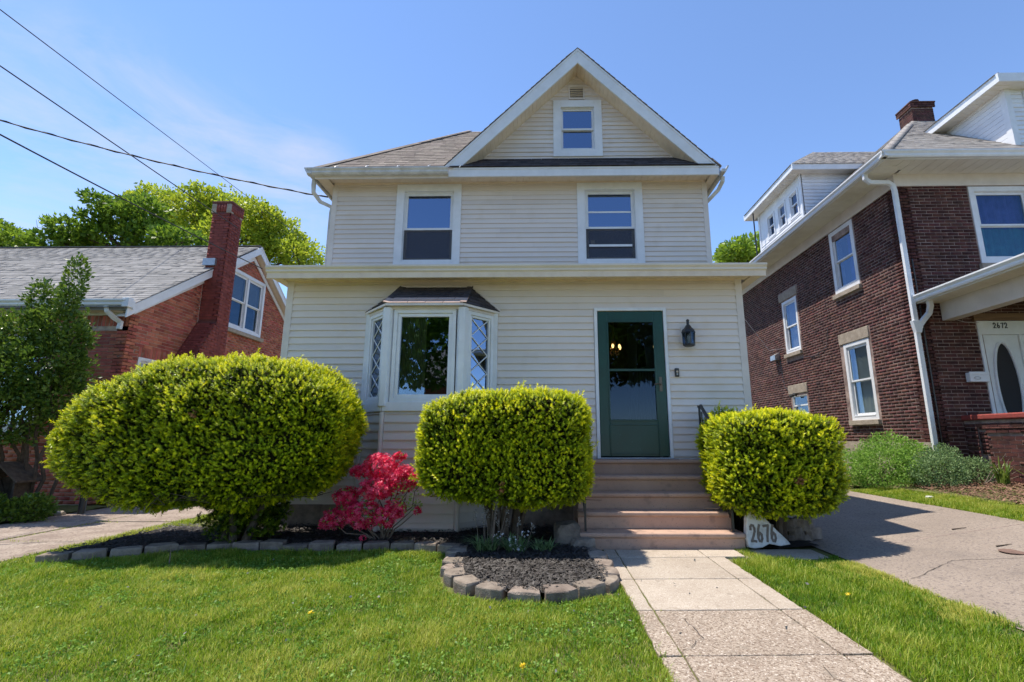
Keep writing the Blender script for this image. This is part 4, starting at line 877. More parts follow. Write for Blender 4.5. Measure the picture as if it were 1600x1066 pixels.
# roof
OX = -7.66
rf = MB().prism([(OX - .02, 8.50, EZ - .04), (OX - .02, RY, RZ), (OX - .02, BYk + .1, EZ - .04), (OX - .02, BYk + .1, EZ - .1), (OX - .02, RY, RZ - .06), (OX - .02, 8.50, EZ - .1)], (-11.5, 0, 0)).build('roof', 'shgrey', LH)
ang = math.atan(slope); S_ = (0, math.cos(ang), math.sin(ang)); N_ = (0, -math.sin(ang), math.cos(ang))
RL = []
shingles(RL, rf, (-17, 8.46, EZ - .065), (1, 0, 0), S_, N_, int(4.62 / .127), lambda s: (0, 17 + OX + .02), tab=.32)
for i in range(38): RL.append((rf, Vector((-8.0 - i * .25 + .2, RY, RZ + .018)), (.27, .2, .012), Fr((0, 0, 0), (1, 0, 0.03), (0, -.03, 1), (0, 1, 0))))
pieces('shingle', RL, 'shgrey', 'shingles', rf, cap=300, vis=lambda u, v: 0 < u < 400 and v < 475)
for s in (-1, 1):                                          # rake boards
    ye = RY + s * (RY - 8.50)
    a = Vector((OX, RY, RZ + .005)); b = Vector((OX, ye, EZ - .045)); h = Vector((0, 0, -.20))
    rk = MB().prism([a, b, b + h, a + h], (-.03, 0, 0)).build('rake_board', 'white', LH, bevel=.003)
    MB().prism([a + Vector((.001, 0, .0)), b + Vector((.001, 0, 0)), b + Vector((.001, 0, -.04)), a + Vector((.001, 0, -.04))], (.01, 0, 0)).build('drip_edge', 'white', rk)
    MB().prism([a + h + Vector((-.03, 0, .02)), b + h + Vector((-.03, 0, .02)), b + h + Vector((-.03, 0, .03)), a + h + Vector((-.03, 0, .03))], (LX - OX + .03, 0, 0)).build('rake_soffit', 'soffit', rk)
    MB().prism([Vector((LX + .012, RY, RZ - .26)), Vector((LX + .012, ye - s * .35, EZ + .02)), Vector((LX + .012, ye - s * .35, EZ - .10)), Vector((LX + .012, RY, RZ - .38))], (.022, 0, 0)).build('frieze_board', 'white', rk)
gq = [(8.56, 3.575), (8.47, 3.575), (8.45, 3.60), (8.45, 3.63), (8.42, 3.665), (8.42, 3.69), (8.435, 3.69), (8.465, 3.63), (8.56, 3.60)]
MB().prism([(-18, y, z + .02) for y, z in gq], (18 + OX - .03, 0, 0)).build('gutter', 'white', LH)
MB().box(-18, OX + .04, 8.561, 8.60, 3.545, 3.70).build('fascia_board', 'white', LH)
MB().box(-18, LX + .02, 8.60, 8.80, 3.53, 3.55).build('soffit', 'soffitw', LH)
MB().box(-18, LX + .0, 8.765, 8.799, 3.49, 3.53).build('frieze_board', 'white', LH)
MB().box(OX - .08, OX + .045, 8.44, 8.56, 3.565, 3.745).build('return_cap', 'white', LH, bevel=.01)
spout([(-8.06, 8.50, 3.60), (-8.05, 8.52, 3.50), (-8.0, 8.62, 3.40), (-7.93, 8.70, 3.33), (-7.94, 8.70, 3.20)], 'white', LH, .08, .06)
# chimney: shaft, shoulder, flue cap
CB = []
cm = MB().box(LX - .0, -7.42, 10.57, 10.98, 2.5, 6.74).prism([(LX, 10.57, 3.80), (LX, 10.57, 0), (LX, 9.93, 0), (LX, 9.93, 2.72), ], (.44, 0, 0)).box(LX, -7.42, 10.57, 11.1, 0, 2.6).build('chimney', 'mortarC', LH)
def cbr(fr, u0, u1, v0, v1, **k): bricks(CB, cm, fr, u0, u1, v0, v1, [], bl=.205, **k)
cbr(fy(10.57), LX, -7.42, 3.85, 6.5); cbr(fxr(-7.42), 10.57, 10.98, 2.5, 6.5); cbr(fy(9.93), LX, -7.42, 0.3, 2.72)
bricks(CB, cm, fxr(-7.42), 9.93, 10.57, 0.3, 3.75, [], top=lambda z: (9.93 if z < 2.72 else 9.93 + (z - 2.72) * .64 / 1.08, 10.57))
fsl = Fr((LX, 9.93, 2.72), (1, 0, 0), (0, -1.08, .64), (0, .64, 1.08)); bricks(CB, cm, fsl, 0, .44, 0, 1.24, [])
for (fr, a, b) in ((fy(10.565), LX - .01, -7.41), (fxr(-7.415), 10.56, 10.99)):
    u = a
    while u < b - .03: CB.append((cm, fr.p(u + .03, 6.60, -.005), (.056, .20, .035), fr)); u += .066
pieces('brick', CB, 'brickC', 'chimney_brickwork', cm, cap=170, vis=lambda u, v: v < 600)
for (x, y) in ((LX + .03, 10.60), (-7.47, 10.60), (-7.47, 10.95)): MB().box(x - .055, x + .06, y - .055, y + .05, 6.46, 6.69).build('corner_block', 'stone', cm, bevel=.01)
MB().box(LX - .03, -7.39, 10.54, 11.01, 6.70, 6.76).box(LX + .06, -7.5, 10.62, 10.9, 6.76, 6.80).build('chimney_cap', 'mortarC', cm, bevel=.015)
MB().box(LX - .03, -7.60, 10.50, 10.575, 5.13, 5.30).build('flashing', 'metal', cm)
MB().tube([(-7.855, 10.565, z) for z in (2.9, 3.5, 4.2, 5.1)], .008, 5).build('sealant_line', 'mortarL', cm)

# ---------------------------------------------------------------- right brick house
RH = thing('dark_brick_house', 'large dark red brick two-storey house with white eaves and dormers on the right', 'house', (11, 12, 0.4))
RX = 7.08; RYf = 9.0; RB_ = 19.0; REx = 15.0
g1_, g2_ = fxl(RX), fy(RYf)
WS = [(10.40, 11.30, 4.56, 5.93), (13.10, 13.90, 3.56, 5.10), (10.38, 11.28, 1.585, 3.34), (13.03, 13.90, 1.75, 2.40)]
WF = (8.50, 9.72, 4.50, 6.12); DR = (8.17, 9.95, 0.75, 3.36)
rw1 = wall('side_wall', g1_, RYf, RB_, 1.12, 6.16, [(a + .05, b - .05, c + .05, d - .05) for a, b, c, d in WS], .25, 'mortarR', RH)
rw2 = wall('front_wall', g2_, RX, REx, 0.3, 6.16, [(WF[0] + .05, WF[1] - .05, WF[2] + .05, WF[3] - .05), (DR[0] + .1, DR[1], DR[2], DR[3] - .25)], .25, 'mortarR', RH)
MB().box(RX - .015, RX + .25, RYf + .001, RB_, .1, 1.12).build('stone_foundation', 'stone', RH)
MB().box(REx - .2, REx, 9.3, RB_, .3, 6.16).box(RX, REx, RB_ - .2, RB_, .3, 6.16).box(RX + .3, REx - .3, 9.3, 18.7, 3.45, 3.5).box(RX + 2.2, RX + 2.25, 9.3, 18.7, .5, 6.1).box(RX + .3, REx - .3, 11.9, 11.95, .5, 6.1).build('inner_walls', 'room', RH)
RL_ = []
hs = [(10.36, 11.34, 4.40, 6.2), (13.04, 13.96, 3.37, 5.15), (12.98, 14.06, 5.14, 5.39), (10.30, 11.42, 1.46, 3.6), (13.0, 13.93, 1.7, 2.66)]
bricks(RL_, rw1, g1_, RYf, RB_, 1.13, 6.16, hs, j=.013, bh=.054, proud=.0022)
bricks(RL_, rw2, g2_, RX, 11.2, 0.4, 6.16, j=.012, bh=.055, proud=.003, holes=[(WF[0] - .02, WF[1] + .05, WF[2] - .12, 6.2), (DR[0], 11.3, 0.3, 3.47)])
def rvis(u, v): return u > 1165 and v < 760 and not (u < 1320 and v > 640)
RXW = 7.66
par_w = MB().box(RXW, RXW + .22, 6.3, RYf - .001, .3, 1.50).box(RXW + .22, 9.9, 6.3, 6.52, .3, 1.50).build('porch_parapet', 'mortarR', RH)
PB = []
fp = fxl(RXW)
bricks(PB, par_w, fp, 6.3, RYf - .01, .38, 1.49, [(6.5, 8.74, .70, 1.38)], proud=.03)
MB().fbox(fp, 6.3, 6.5, .3, 1.5, .001, .024).fbox(fp, 8.74, RYf - .01, .3, 1.5, .001, .024).fbox(fp, 6.5, 8.74, .3, .70, .001, .024).fbox(fp, 6.5, 8.74, 1.38, 1.5, .001, .024).build('panel_surround', 'mortarR', par_w)
bricks(PB, par_w, fp, 6.5, 8.60, .70, 1.29, [], proud=.004)
PB2 = PB[:]
for i in range(6):                                        # recessed panel border, bricks on end
    for yy_ in (8.62, 8.69): PB.append((par_w, fp.p(yy_, 1.30 - .09 - i * .0, -.004) if False else fp.p(yy_ - .0, .96 + i * .062, -.004 + (.012 if yy_ > 8.65 else 0)), (.05, .058, .035), fp))
for i in range(int(2.1 / .21)):
    PB.append((par_w, fp.p(6.6 + i * .21, 1.31, .0), (.2, .052, .05), fp)); PB.append((par_w, fp.p(6.7 + i * .21, 1.36, .008), (.2, .03, .05), fp))
pieces('brick', RL_ + PB, 'brickR', 'brickwork', RH, cap=300, vis=rvis)
MB().box(RXW - .07, RXW + .29, 6.2, RYf - .002, 1.505, 1.60).box(RXW + .29, 10, 6.2, 6.56, 1.505, 1.60).build('parapet_cap', 'redcap', RH, bevel=.02)
MB().box(RXW + .23, 12, 6.53, RYf - .27, .3, .75).build('porch_floor', 'concrete', RH)
MB().box(9.9, 12.2, 5.6, 6.6, .3, .72).build('porch_base', 'mortarR', RH)
pc = MB().box(RXW - .08, RXW + .34, 6.15, 6.6, 1.605, 3.36).build('porch_pier', 'brickR', RH)
# stone lintels and sills, windows
for (a, b, c, d) in ((10.34, 11.41, 3.345, 3.60), (13.02, 14.04, 5.135, 5.375), (13.01, 14.02, 2.41, 2.66)):
    MB().fbox(g1_, a, b, c, d, -.1, .022).build('stone_lintel', 'stone', RH, bevel=.012)
sil = (.05, .105, .07, 'stone')
window(RH, g1_, WS[0][0], WS[0][1], WS[0][2], 6.12, gl='glassr', cover=[(0, .5)], coverm='blue', cw=.10, sash=.045, cas_d=.01, sill=sil, split=.5)
window(RH, g1_, *WS[1], gl='glassr', cover=[(0, 1)], coverm='curtain', cw=.075, sash=.045, cas_d=.005, sill=sil)
window(RH, g1_, *WS[2], cw=.085, sash=.045, cas_d=.005, sill=sil, gl='glassr', cover=[(0, 1)], coverm='blind', blind=.45)
wbm = window(RH, g1_, *WS[3], gl='glassr', cw=.05, sash=.03, cas_d=-.02, depth=.12)
tag(MB().tube([g1_.p(13.6, 2.36, .02), g1_.p(13.55, 2.40, .10)], .03, 8).tube([g1_.p(13.6, 2.40, .04), g1_.p(13.70, 2.33, .14)], .045, 8).build('spotlight', 'black'), 'small black twin spotlight over the basement window of the dark brick house', 'spotlight')
wf = window(RH, g2_, *WF, gl='glassr', cw=.10, sash=.05, cas_d=.02, sill=(.05, .12, .07, 'stone'))
for (z0, z1, m_) in ((4.6, 5.28, 'teal'), (5.28, 6.0, 'blue')):
    vs = []; cb = MB(); n = 26
    for i in range(n + 1):
        x = 8.58 + 1.06 * i / n; dd = -.13 + .02 * math.sin(i * 1.9) + .012 * math.sin(i * .7); vs += [g2_.p(x, z0, dd), g2_.p(x, z1, dd)]
    cb.add(vs, [(2 * i, 2 * i + 2, 2 * i + 3, 2 * i + 1) for i in range(n)]); cb.build('drape', m_, wf)
# eaves: frieze, soffit panels, gutters
ex, ey, ez = 6.50, 8.40, 6.44
MB().fbox(g1_, RYf - .02, RB_, 6.14, 6.44, 0, .03).build('frieze_board', 'trimc', RH)
MB().fbox(g2_, RX - .03, REx, 6.14, 6.44, 0, .03).build('frieze_board', 'trimc', RH)
n_ = 40; q = (RB_ + .4 - ey) / n_
for i in range(n_):
    y = ey + i * q; x1 = min(RX - .031, ex + max(0, (y - ey)) + .02) if False else RX - .031
    if y < RYf - .05: x1 = min(x1, ex + (y + q - ey))
    MB().add([(ex + .02, y + .006, 6.400), (ex + .02, y + q - .006, 6.400), (x1, y + q - .006, 6.400), (x1, y + .006, 6.400), (ex + .02, y, 6.41), (ex + .02, y + q, 6.41), (x1, y + q, 6.41), (x1, y, 6.41)],
             [(0, 1, 2, 3), (4, 0, 3, 7), (1, 5, 6, 2), (4, 7, 6, 5)]).build('soffit_panel', 'soffitw', RH)
MB().box(ex + .04, RX, ey + .04, RYf, 6.413, 6.418).build('corner_soffit', 'soffitw', RH)
n_ = 44; q = (REx + .5 - ex) / n_
for i in range(n_):
    x = ex + i * q; y1 = RYf - .031
    if x < RX: y1 = min(y1, ey + (x - ex))
    if y1 - ey < .03: continue
    MB().add([(x + .006, ey + .02, 6.397), (x + q - .006, ey + .02, 6.397), (x + q - .006, y1, 6.397), (x + .006, y1, 6.397), (x, ey + .02, 6.407), (x + q, ey + .02, 6.407), (x + q, y1, 6.407), (x, y1, 6.407)],
             [(3, 2, 1, 0), (7, 3, 0, 4), (2, 6, 5, 1), (5, 6, 7, 4)]).build('soffit_panel', 'soffitw', RH)
gpr = [(0, 6.40), (-.07, 6.40), (-.085, 6.43), (-.082, 6.46), (-.115, 6.50), (-.115, 6.525), (-.10, 6.525), (-.065, 6.46), (0, 6.42)]
MB().prism([(ex + .02 + a, ey - .10, z) for a, z in gpr], (0, RB_ + .6 - ey, 0)).build('gutter', 'white', RH)
MB().prism([(ex - .095, ey + .02 + a, z) for a, z in gpr], (REx - ex + .6, 0, 0)).build('gutter', 'white', RH)
MB().box(ex + .02, ex + .04, ey + .02, RB_ + .5, 6.39, 6.55).box(ex + .04, REx + .5, ey + .02, ey + .04, 6.39, 6.55).build('fascia_board', 'white', RH)
sR = .868; tR = 4.28; zR = 6.53
rr = MB().add([(ex, ey, zR), (REx + .5, ey, zR), (REx + .5 - tR, ey + tR, zR + sR * tR), (ex + tR, ey + tR, zR + sR * tR), (ex, ey + 2 * tR + 2.6, zR), (REx + .5, ey + 2 * tR + 2.6, zR), (ex + tR, ey + tR + 2.6, zR + sR * tR), (REx + .5 - tR, ey + tR + 2.6, zR + sR * tR)],
              [(0, 1, 2, 3), (0, 3, 6, 4), (1, 5, 7, 2), (3, 2, 7, 6), (6, 7, 5, 4), (0, 4, 5, 1)]).build('hip_roof', 'shlight', RH)
aR = math.atan(sR); cR, sRn = math.cos(aR), math.sin(aR); SR = []
shingles(SR, rr, (ex, ey - .04, zR - .02), (1, 0, 0), (0, cR, sRn), (0, -sRn, cR), 43, lambda s: (s * cR, 6.5), tab=.3)
shingles(SR, rr, (ex - .04, ey, zR - .02), (0, 1, 0), (cR, 0, sRn), (-sRn, 0, cR), 43, lambda s: (s * cR, 2 * tR + 2.6 - s * cR), tab=.3)
for i in range(36):
    s = i * .155; c = Vector((ex - .02, ey - .02, zR + .02)) + Vector((1, 1, sR)).normalized() * s; d = Vector((1, 1, sR)).normalized()
    for sx in (0, 1):
        n = Vector((0, -sRn, cR)) if sx == 0 else Vector((-sRn, 0, cR)); u = d.cross(n).normalized()
        if (u.x if sx == 0 else u.y) < 0: u = -u
        fr = Fr(c, u, n, d); SR.append((rr, fr.p(.06, .08, .010), (.13, .17, .008), fr))
# dormers
def hipdormer(x0, y0, x1, y1, ze, s, walls, name='dormer'):
    d = walls(name)
    return d
# left dormer (faces the driveway)
DX, DY0, DY1, DZ = 7.32, 12.66, 15.32, 8.62
fd_ = fxl(DX)
dm = wall('dormer', fd_, DY0, DY1, 7.1, DZ, [(12.88, 13.28, 7.50, 8.16), (13.60, 13.98, 7.50, 8.16), (14.31, 14.70, 7.50, 8.16)], .08, 'whitew', RH)
siding(dm, fd_, .10, 7.26, 7.44, lambda z: (DY0 + .05, DY1 - .05), [], BOARDW)
MB().prism([(DX, DY0, 7.1), (DX, DY0, DZ), (9.0, DY0, DZ)], (0, .05, 0)).prism([(DX, DY1 - .05, 7.1), (DX, DY1 - .05, DZ), (9.0, DY1 - .05, DZ)], (0, .05, 0)).build('cheek_wall', 'whitew', dm)
siding(dm, fy(DY0), .105, 7.2, 8.55, lambda z: (DX + .05, DX + .15 + (z - 7.2) / sR + .1), [], BOARDW)
for yy_ in (DY0 + .03, DY1 - .03): MB().box(DX - .02, DX + .02, yy_ - .05, yy_ + .05, 7.2, 8.60).build('corner_board', 'white', dm)
MB().box(8.6, 8.7, DY0 + .1, DY1 - .1, 7.0, 8.5).build('dormer_room', 'dark', dm)
for a, b in ((12.82, 13.34), (13.54, 14.04), (14.25, 14.76)): window(dm, fd_, a, b, 7.44, 8.24, gl='glassr', cover=[(0, 1)], coverm='blue', cw=.06, sash=.028, cas_d=.025, depth=.06, split=.52)
ox, oy0, oy1, oz = 6.98, 12.36, 15.66, 8.66; hd = (oy1 - oy0) / 2
dtop = oz + .84 * hd
dr_ = MB().add([(ox, oy0, oz + .05), (ox, oy1, oz + .05), (ox + hd, oy0 + hd, dtop), (10.6, oy0 + hd, dtop), (10.3, oy0, oz + .05), (10.3, oy1, oz + .05)],
               [(0, 2, 1), (0, 4, 3, 2), (1, 2, 3, 5)]).build('dormer_roof', 'shlight', dm)
a2 = math.atan(.84); c2_, s2_ = math.cos(a2), math.sin(a2)
shingles(SR, dr_, (ox, oy0 - .02, oz + .04), (1, 0, 0), (0, c2_, s2_), (0, -s2_, c2_), 17, lambda s: (s * c2_, 2.3 + .80 * s), tab=.3)
shingles(SR, dr_, (ox - .02, oy0, oz + .04), (0, 1, 0), (c2_, 0, s2_), (-s2_, 0, c2_), 17, lambda s: (s * c2_, 2 * hd - s * c2_), tab=.3)
MB().box(ox, ox + .03, oy0, oy1, oz - .12, oz + .055).box(ox + .03, 10.0, oy0, oy0 + .03, oz - .12, oz + .055).box(ox + .03, 10.0, oy1 - .03, oy1, oz - .12, oz + .055).build('fascia_board', 'white', dm)
n_ = 26; q = (oy1 - oy0) / n_
for i in range(n_):
    y = oy0 + i * q
    MB().add([(ox + .03, y + .008, oz - .11), (ox + .03, y + q - .008, oz - .11), (DX, y + q - .008, oz - .11), (DX, y + .008, oz - .11), (ox + .03, y, oz - .10), (ox + .03, y + q, oz - .10), (DX, y + q, oz - .10), (DX, y, oz - .10)],
             [(0, 1, 2, 3), (4, 0, 3, 7), (1, 5, 6, 2), (4, 7, 6, 5)]).build('soffit_panel', 'soffitw', dm)
MB().box(DX, 9.8, oy0 + .03, DY0, oz - .11, oz - .10).build('side_soffit', 'soffitw', dm)
MB().tube([(7.05, 15.1, 8.55), (7.06, 15.1, 7.0)], .022, 8).build('vent_pipe', 'black', dm)
# front dormer
FX0, FY0, FZ = 9.5, 8.87, 8.25
ffd = fy(FY0)
dm2 = wall('dormer', ffd, FX0, 13.0, 6.9, FZ, [(9.95, 10.75, 7.3, 8.1)], .08, 'whitew', RH)
siding(dm2, ffd, .10, 6.98, 8.2, lambda z: (FX0 + .1, 12.9), [(9.82, 10.88, 6.0, 9)], BOARDW)
MB().prism([(FX0, FY0, 6.9), (FX0, FY0, FZ), (FX0, 10.6, FZ + .05), (FX0, 10.6, 8.4)], (.05, 0, 0)).build('cheek_wall', 'whitew', dm2)
fck = fxl(FX0)
zz = 6.98
while zz < 8.2:
    y1 = ey + (zz - zR + .1) / sR
    o = MB().fbox(fck, FY0 + .08, max(FY0 + .1, y1 + .15), zz, zz + .1, 0, .012).build('siding_board', 'whitew', dm2); zz += .107
MB().box(FX0 - .02, FX0 + .10, FY0 - .02, FY0 - .0005, 6.85, FZ).box(FX0 - .02, FX0 - .0005, FY0, FY0 + .10, 6.85, FZ).build('corner_board', 'white', dm2)
window(dm2, ffd, 9.85, 10.85, 7.15, 8.18, cw=.1, sash=.04, cas_d=.03, depth=.06)
MB().box(9.7, 12.8, 9.8, 9.85, 7.9, 8.3).build('dormer_room', 'dark', dm2)
ax, ay, az = 9.16, 8.60, 8.33
dr2 = MB().add([(ax, ay, az + .06), (13.3, ay, az + .06), (11.2, ay + 2.0, az + 1.5), (11.2, 11.4, az + 1.5), (ax, 11.2, az + .06), (13.3, 11.2, az + .06)], [(0, 1, 2), (0, 2, 3, 4), (1, 5, 3, 2)]).build('dormer_roof', 'shlight', dm2)
shingles(SR, dr2, (ax - .02, ay, az + .05), (0, 1, 0), (.817, 0, .577), (-.577, 0, .817), 18, lambda s: (s * .817, 2.4), tab=.3)
MB().box(ax, ax + .03, ay, 10.7, az - .12, az + .065).box(ax + .03, 13.3, ay, ay + .03, az - .12, az + .065).build('fascia_board', 'white', dm2)
n_ = 14; q = (10.6 - ay) / n_
for i in range(n_):
    y = ay + i * q
    MB().add([(ax + .03, y + .008, az - .11), (ax + .03, y + q - .008, az - .11), (FX0, y + q - .008, az - .11), (FX0, y + .008, az - .11), (ax + .03, y, az - .10), (ax + .03, y + q, az - .10), (FX0, y + q, az - .10), (FX0, y, az - .10)],
             [(0, 1, 2, 3), (4, 0, 3, 7), (1, 5, 6, 2), (4, 7, 6, 5)]).build('soffit_panel', 'soffitw', dm2)
MB().box(FX0, 13.2, ay + .03, FY0, az - .11, az - .10).build('front_soffit', 'soffitw', dm2)
pieces('shingle', SR, 'shlight', 'shingles', RH, cap=300, vis=lambda u, v: u > 1225 and v < 262)
# chimney on the ridge
rc_ = MB().box(10.62, 11.22, 12.45, 12.95, 9.5, 10.62).build('chimney', 'mortarR', RH); RC = []
bricks(RC, rc_, fy(12.45), 10.62, 11.22, 9.6, 10.5, []); bricks(RC, rc_, fxl(10.62), 12.45, 12.95, 9.6, 10.5, [])
bricks(RC, rc_, fy(12.41), 10.58, 11.26, 10.5, 10.63, []); bricks(RC, rc_, fxl(10.58), 12.41, 12.99, 10.5, 10.63, [])
pieces('brick', RC, 'brickR', 'chimney_brickwork', rc_, cap=120)
MB().box(10.56, 11.28, 12.39, 13.0, 10.635, 10.68).box(10.75, 11.1, 12.55, 12.85, 10.68, 10.78).lathe((10.92, 12.7, 0), [(.12, 10.78), (.13, 10.88), (.10, 10.89)], 10).build('chimney_cap', 'brickR', rc_, bevel=.01)
# downspouts and conduit
sp = spout([(6.50, 8.98, 6.40), (6.50, 8.98, 6.30), (6.58, 8.97, 6.22), (6.92, 8.95, 6.20), (7.00, 8.95, 6.14), (7.02, 8.95, 6.02), (7.02, 8.95, 3.45), (7.02, 8.95, 1.0), (6.98, 8.90, .5)], 'white', RH, .085, .065)
spout([(7.22, 8.80, 3.74), (7.24, 8.82, 3.62), (7.26, 8.9, 3.50), (7.16, 8.92, 3.38), (7.07, 8.94, 3.26)], 'white', RH, .09, .07)
MB().prism([(6.94, 8.90, 3.36), (7.16, 8.90, 3.36), (7.07, 8.90, 3.12), (6.98, 8.90, 3.12)], (0, .085, 0)).build('downspout_hopper', 'white', RH, bevel=.006)
MB().tube([(7.165, 8.975, 4.6), (7.165, 8.97, 3.9), (7.17, 8.97, 1.0)], .014, 6).build('conduit', 'black', RH)
MB().tube([g1_.p(13.2, 3.36, .02), g1_.p(12.4, 3.28, .02), g1_.p(11.9, 3.42, .02), g1_.p(11.75, 3.9, .02)], .006, 5).tube([g1_.p(14.3, 3.6, .02), g1_.p(14.2, 2.7, .02), g1_.p(13.9, 2.45, .02)], .006, 5).build('cable', 'black', RH)
MB().prism([g1_.p(14.3, 3.48, .0), g1_.p(14.3, 3.48, .16), g1_.p(14.3, 3.62, .16), g1_.p(14.3, 3.70, .0)], (0, .3, 0)).build('dryer_vent', 'metal', RH)
# porch roof
PX = 7.12; PZ = 3.74
prr = MB().prism([(PX + .02, RYf - .002, PZ + .08), (PX + .02, 5.6, PZ + .08), (14, 5.6, PZ + .08), (14, RYf - .002, PZ + .08)], (0, 0, .05)).build('porch_roof', 'shlight', RH)
MB().prism([(PX + .01 + a, RYf - .004, z - 6.42 + PZ) for a, z in gpr], (0, -3.45, 0)).build('gutter', 'white', prr)
MB().box(PX + .011, PX + .03, 5.6, RYf - .004, PZ - .04, PZ + .12).box(PX + .03, 14, 5.6, 5.62, PZ - .04, PZ + .12).build('fascia_board', 'white', prr)
n_ = 16; q = (RYf - .004 - 5.62) / n_
for i in range(n_):
    y = 5.62 + i * q
    MB().add([(PX + .03, y + .006, PZ - .03), (PX + .03, y + q - .006, PZ - .03), (RXW - .12, y + q - .006, PZ - .03), (RXW - .12, y + .006, PZ - .03), (PX + .03, y, PZ - .02), (PX + .03, y + q, PZ - .02), (RXW - .12, y + q, PZ - .02), (RXW - .12, y, PZ - .02)],
             [(0, 1, 2, 3), (4, 0, 3, 7), (1, 5, 6, 2), (4, 7, 6, 5)]).build('soffit_panel', 'soffitw', prr)
MB().box(RXW - .12, RXW + .10, 6.3, RYf - .03, 3.365, PZ - .01).build('porch_beam', 'trimc', prr, bevel=.006)
MB().box(RXW + .10, 12.5, 6.3, RYf - .26, PZ - .06, PZ - .03).build('porch_ceiling', 'trimc', prr)
# porch door set with oval glass
fdr = fy(RYf)
MB().fbox(fdr, 8.12, 10.3, 3.365, 3.50, -.001, .05).build('header_board', 'wood', RH)
fdo = MB().fbox(fdr, 8.18, 10.2, 3.10, 3.362, -.2, .02).fbox(fdr, 8.18, 8.24, .75, 3.10, -.2, .02).fbox(fdr, 8.93, 8.98, .75, 3.10, -.06, .008).build('door_frame', 'white', RH, bevel=.004)
MB().fbox(fdr, 8.243, 8.927, .76, 3.098, -.06, -.015).build('entry_door', 'white', fdo)
MB().fbox(fdr, 8.983, 10.1, .76, 3.098, -.06, -.015).build('side_panel', 'white', fdo)
vs = [fdr.p(8.585 + .21 * math.cos(i * math.pi / 16), 2.15 + .80 * math.sin(i * math.pi / 16), -.012) for i in range(32)]
MB().add(vs, [tuple(range(32))]).build('oval_glass', 'dark', fdo); MB().tube([v + fdr.N * .01 for v in vs + vs[:1]], .022, 6, cap=False).build('oval_trim', 'white', fdo)
digits(fdr, '2672', 8.475, 3.225, .048, .095, .022, .016, .021, .026).build('house_number', 'black', fdo)
mbx = thing('mailbox', 'white metal wall mailbox on the dark brick beside the oval glass door', 'mailbox', (8.0, 8.95, 2.3))
MB().fbox(fdr, 7.80, 8.15, 2.20, 2.375, .012, .11).build('box', 'white', mbx, bevel=.012)
MB().fbox(fdr, 7.795, 8.155, 2.33, 2.385, .111, .118).build('lid', 'white', mbx, bevel=.003)
MB().tube([fdr.p(7.93 + .06 * math.cos(a), 2.27 + .022 * math.sin(a), .112) for a in [i * math.pi / 8 for i in range(17)]], .004, 5).build('emblem', 'metal', mbx)
tag(MB().tube([(8.0 - .28, 8.96, 3.40), (7.95, 8.96, 3.335), (8.15, 8.96, 3.32), (8.2, 8.96, 3.325)], .005, 5).build('cable', 'curtain', None), 'thin white cable drooping under the porch beam beside the number 2672', 'cable')
tag(MB().lathe((4.33, 4.80, G(4.33) + .012), [(.0, 0), (.11, 0), (.11, .006), (.0, .007)], 20).build('iron_lid', 'rust'), 'small round rusty iron lid set in the right driveway', 'lid')
# ---------------------------------------------------------------- planting
def frames(Nrm, jit):
    n = len(Nrm); d = Nrm + rng.normal(0, jit, (n, 3)); d /= np.linalg.norm(d, axis=1)[:, None]
    r = rng.normal(0, 1, (n, 3)); s = np.cross(d, r); s /= np.linalg.norm(s, axis=1)[:, None]; return d, s, np.cross(d, s)
def scatter(name, tv, tf, P, Z, X, Y, sc, tint, mt, parent, ttint=None):
    """template vertices tv copied to every P with axes X, Y, Z as ONE mesh"""
    n = len(P); V = (tv[None, :, 0:1] * X[:, None] + tv[None, :, 1:2] * Y[:, None] + tv[None, :, 2:3] * Z[:, None]) * sc[:, None, None] + P[:, None]
    F = tf[None] + (np.arange(n) * len(tv))[:, None, None]
    t = np.repeat(tint[:, None], len(tv), 1)
    if ttint is not None: t = np.clip(t + ttint[None], 0, 1)
    return npmesh(name, V.reshape(-1, 3), F.reshape(-1, tf.shape[1]), mt, parent, t.ravel())
def sprig(pairs=8, L=1.0, nl=0.42, w=0.11):
    v = []; f = []; tt = []
    for i in range(pairs):
        z = L * (.12 + .88 * i / (pairs - 1))
        for k, a in enumerate((0, math.pi)):
            a += (i % 3) * .9; l = nl * (1 - .45 * i / pairs); dx, dy = math.cos(a), math.sin(a); b = len(v)
            tx, ty = -dy, dx
            v += [(tx * w / 2, ty * w / 2, z), (-tx * w / 2, -ty * w / 2, z), (dx * l, dy * l, z + l * .65)]; f.append((b, b + 1, b + 2)); tt += [(i / pairs - .5) * .25] * 3
    return np.array(v), np.array(f), np.array(tt)
SP = sprig(w=.17)
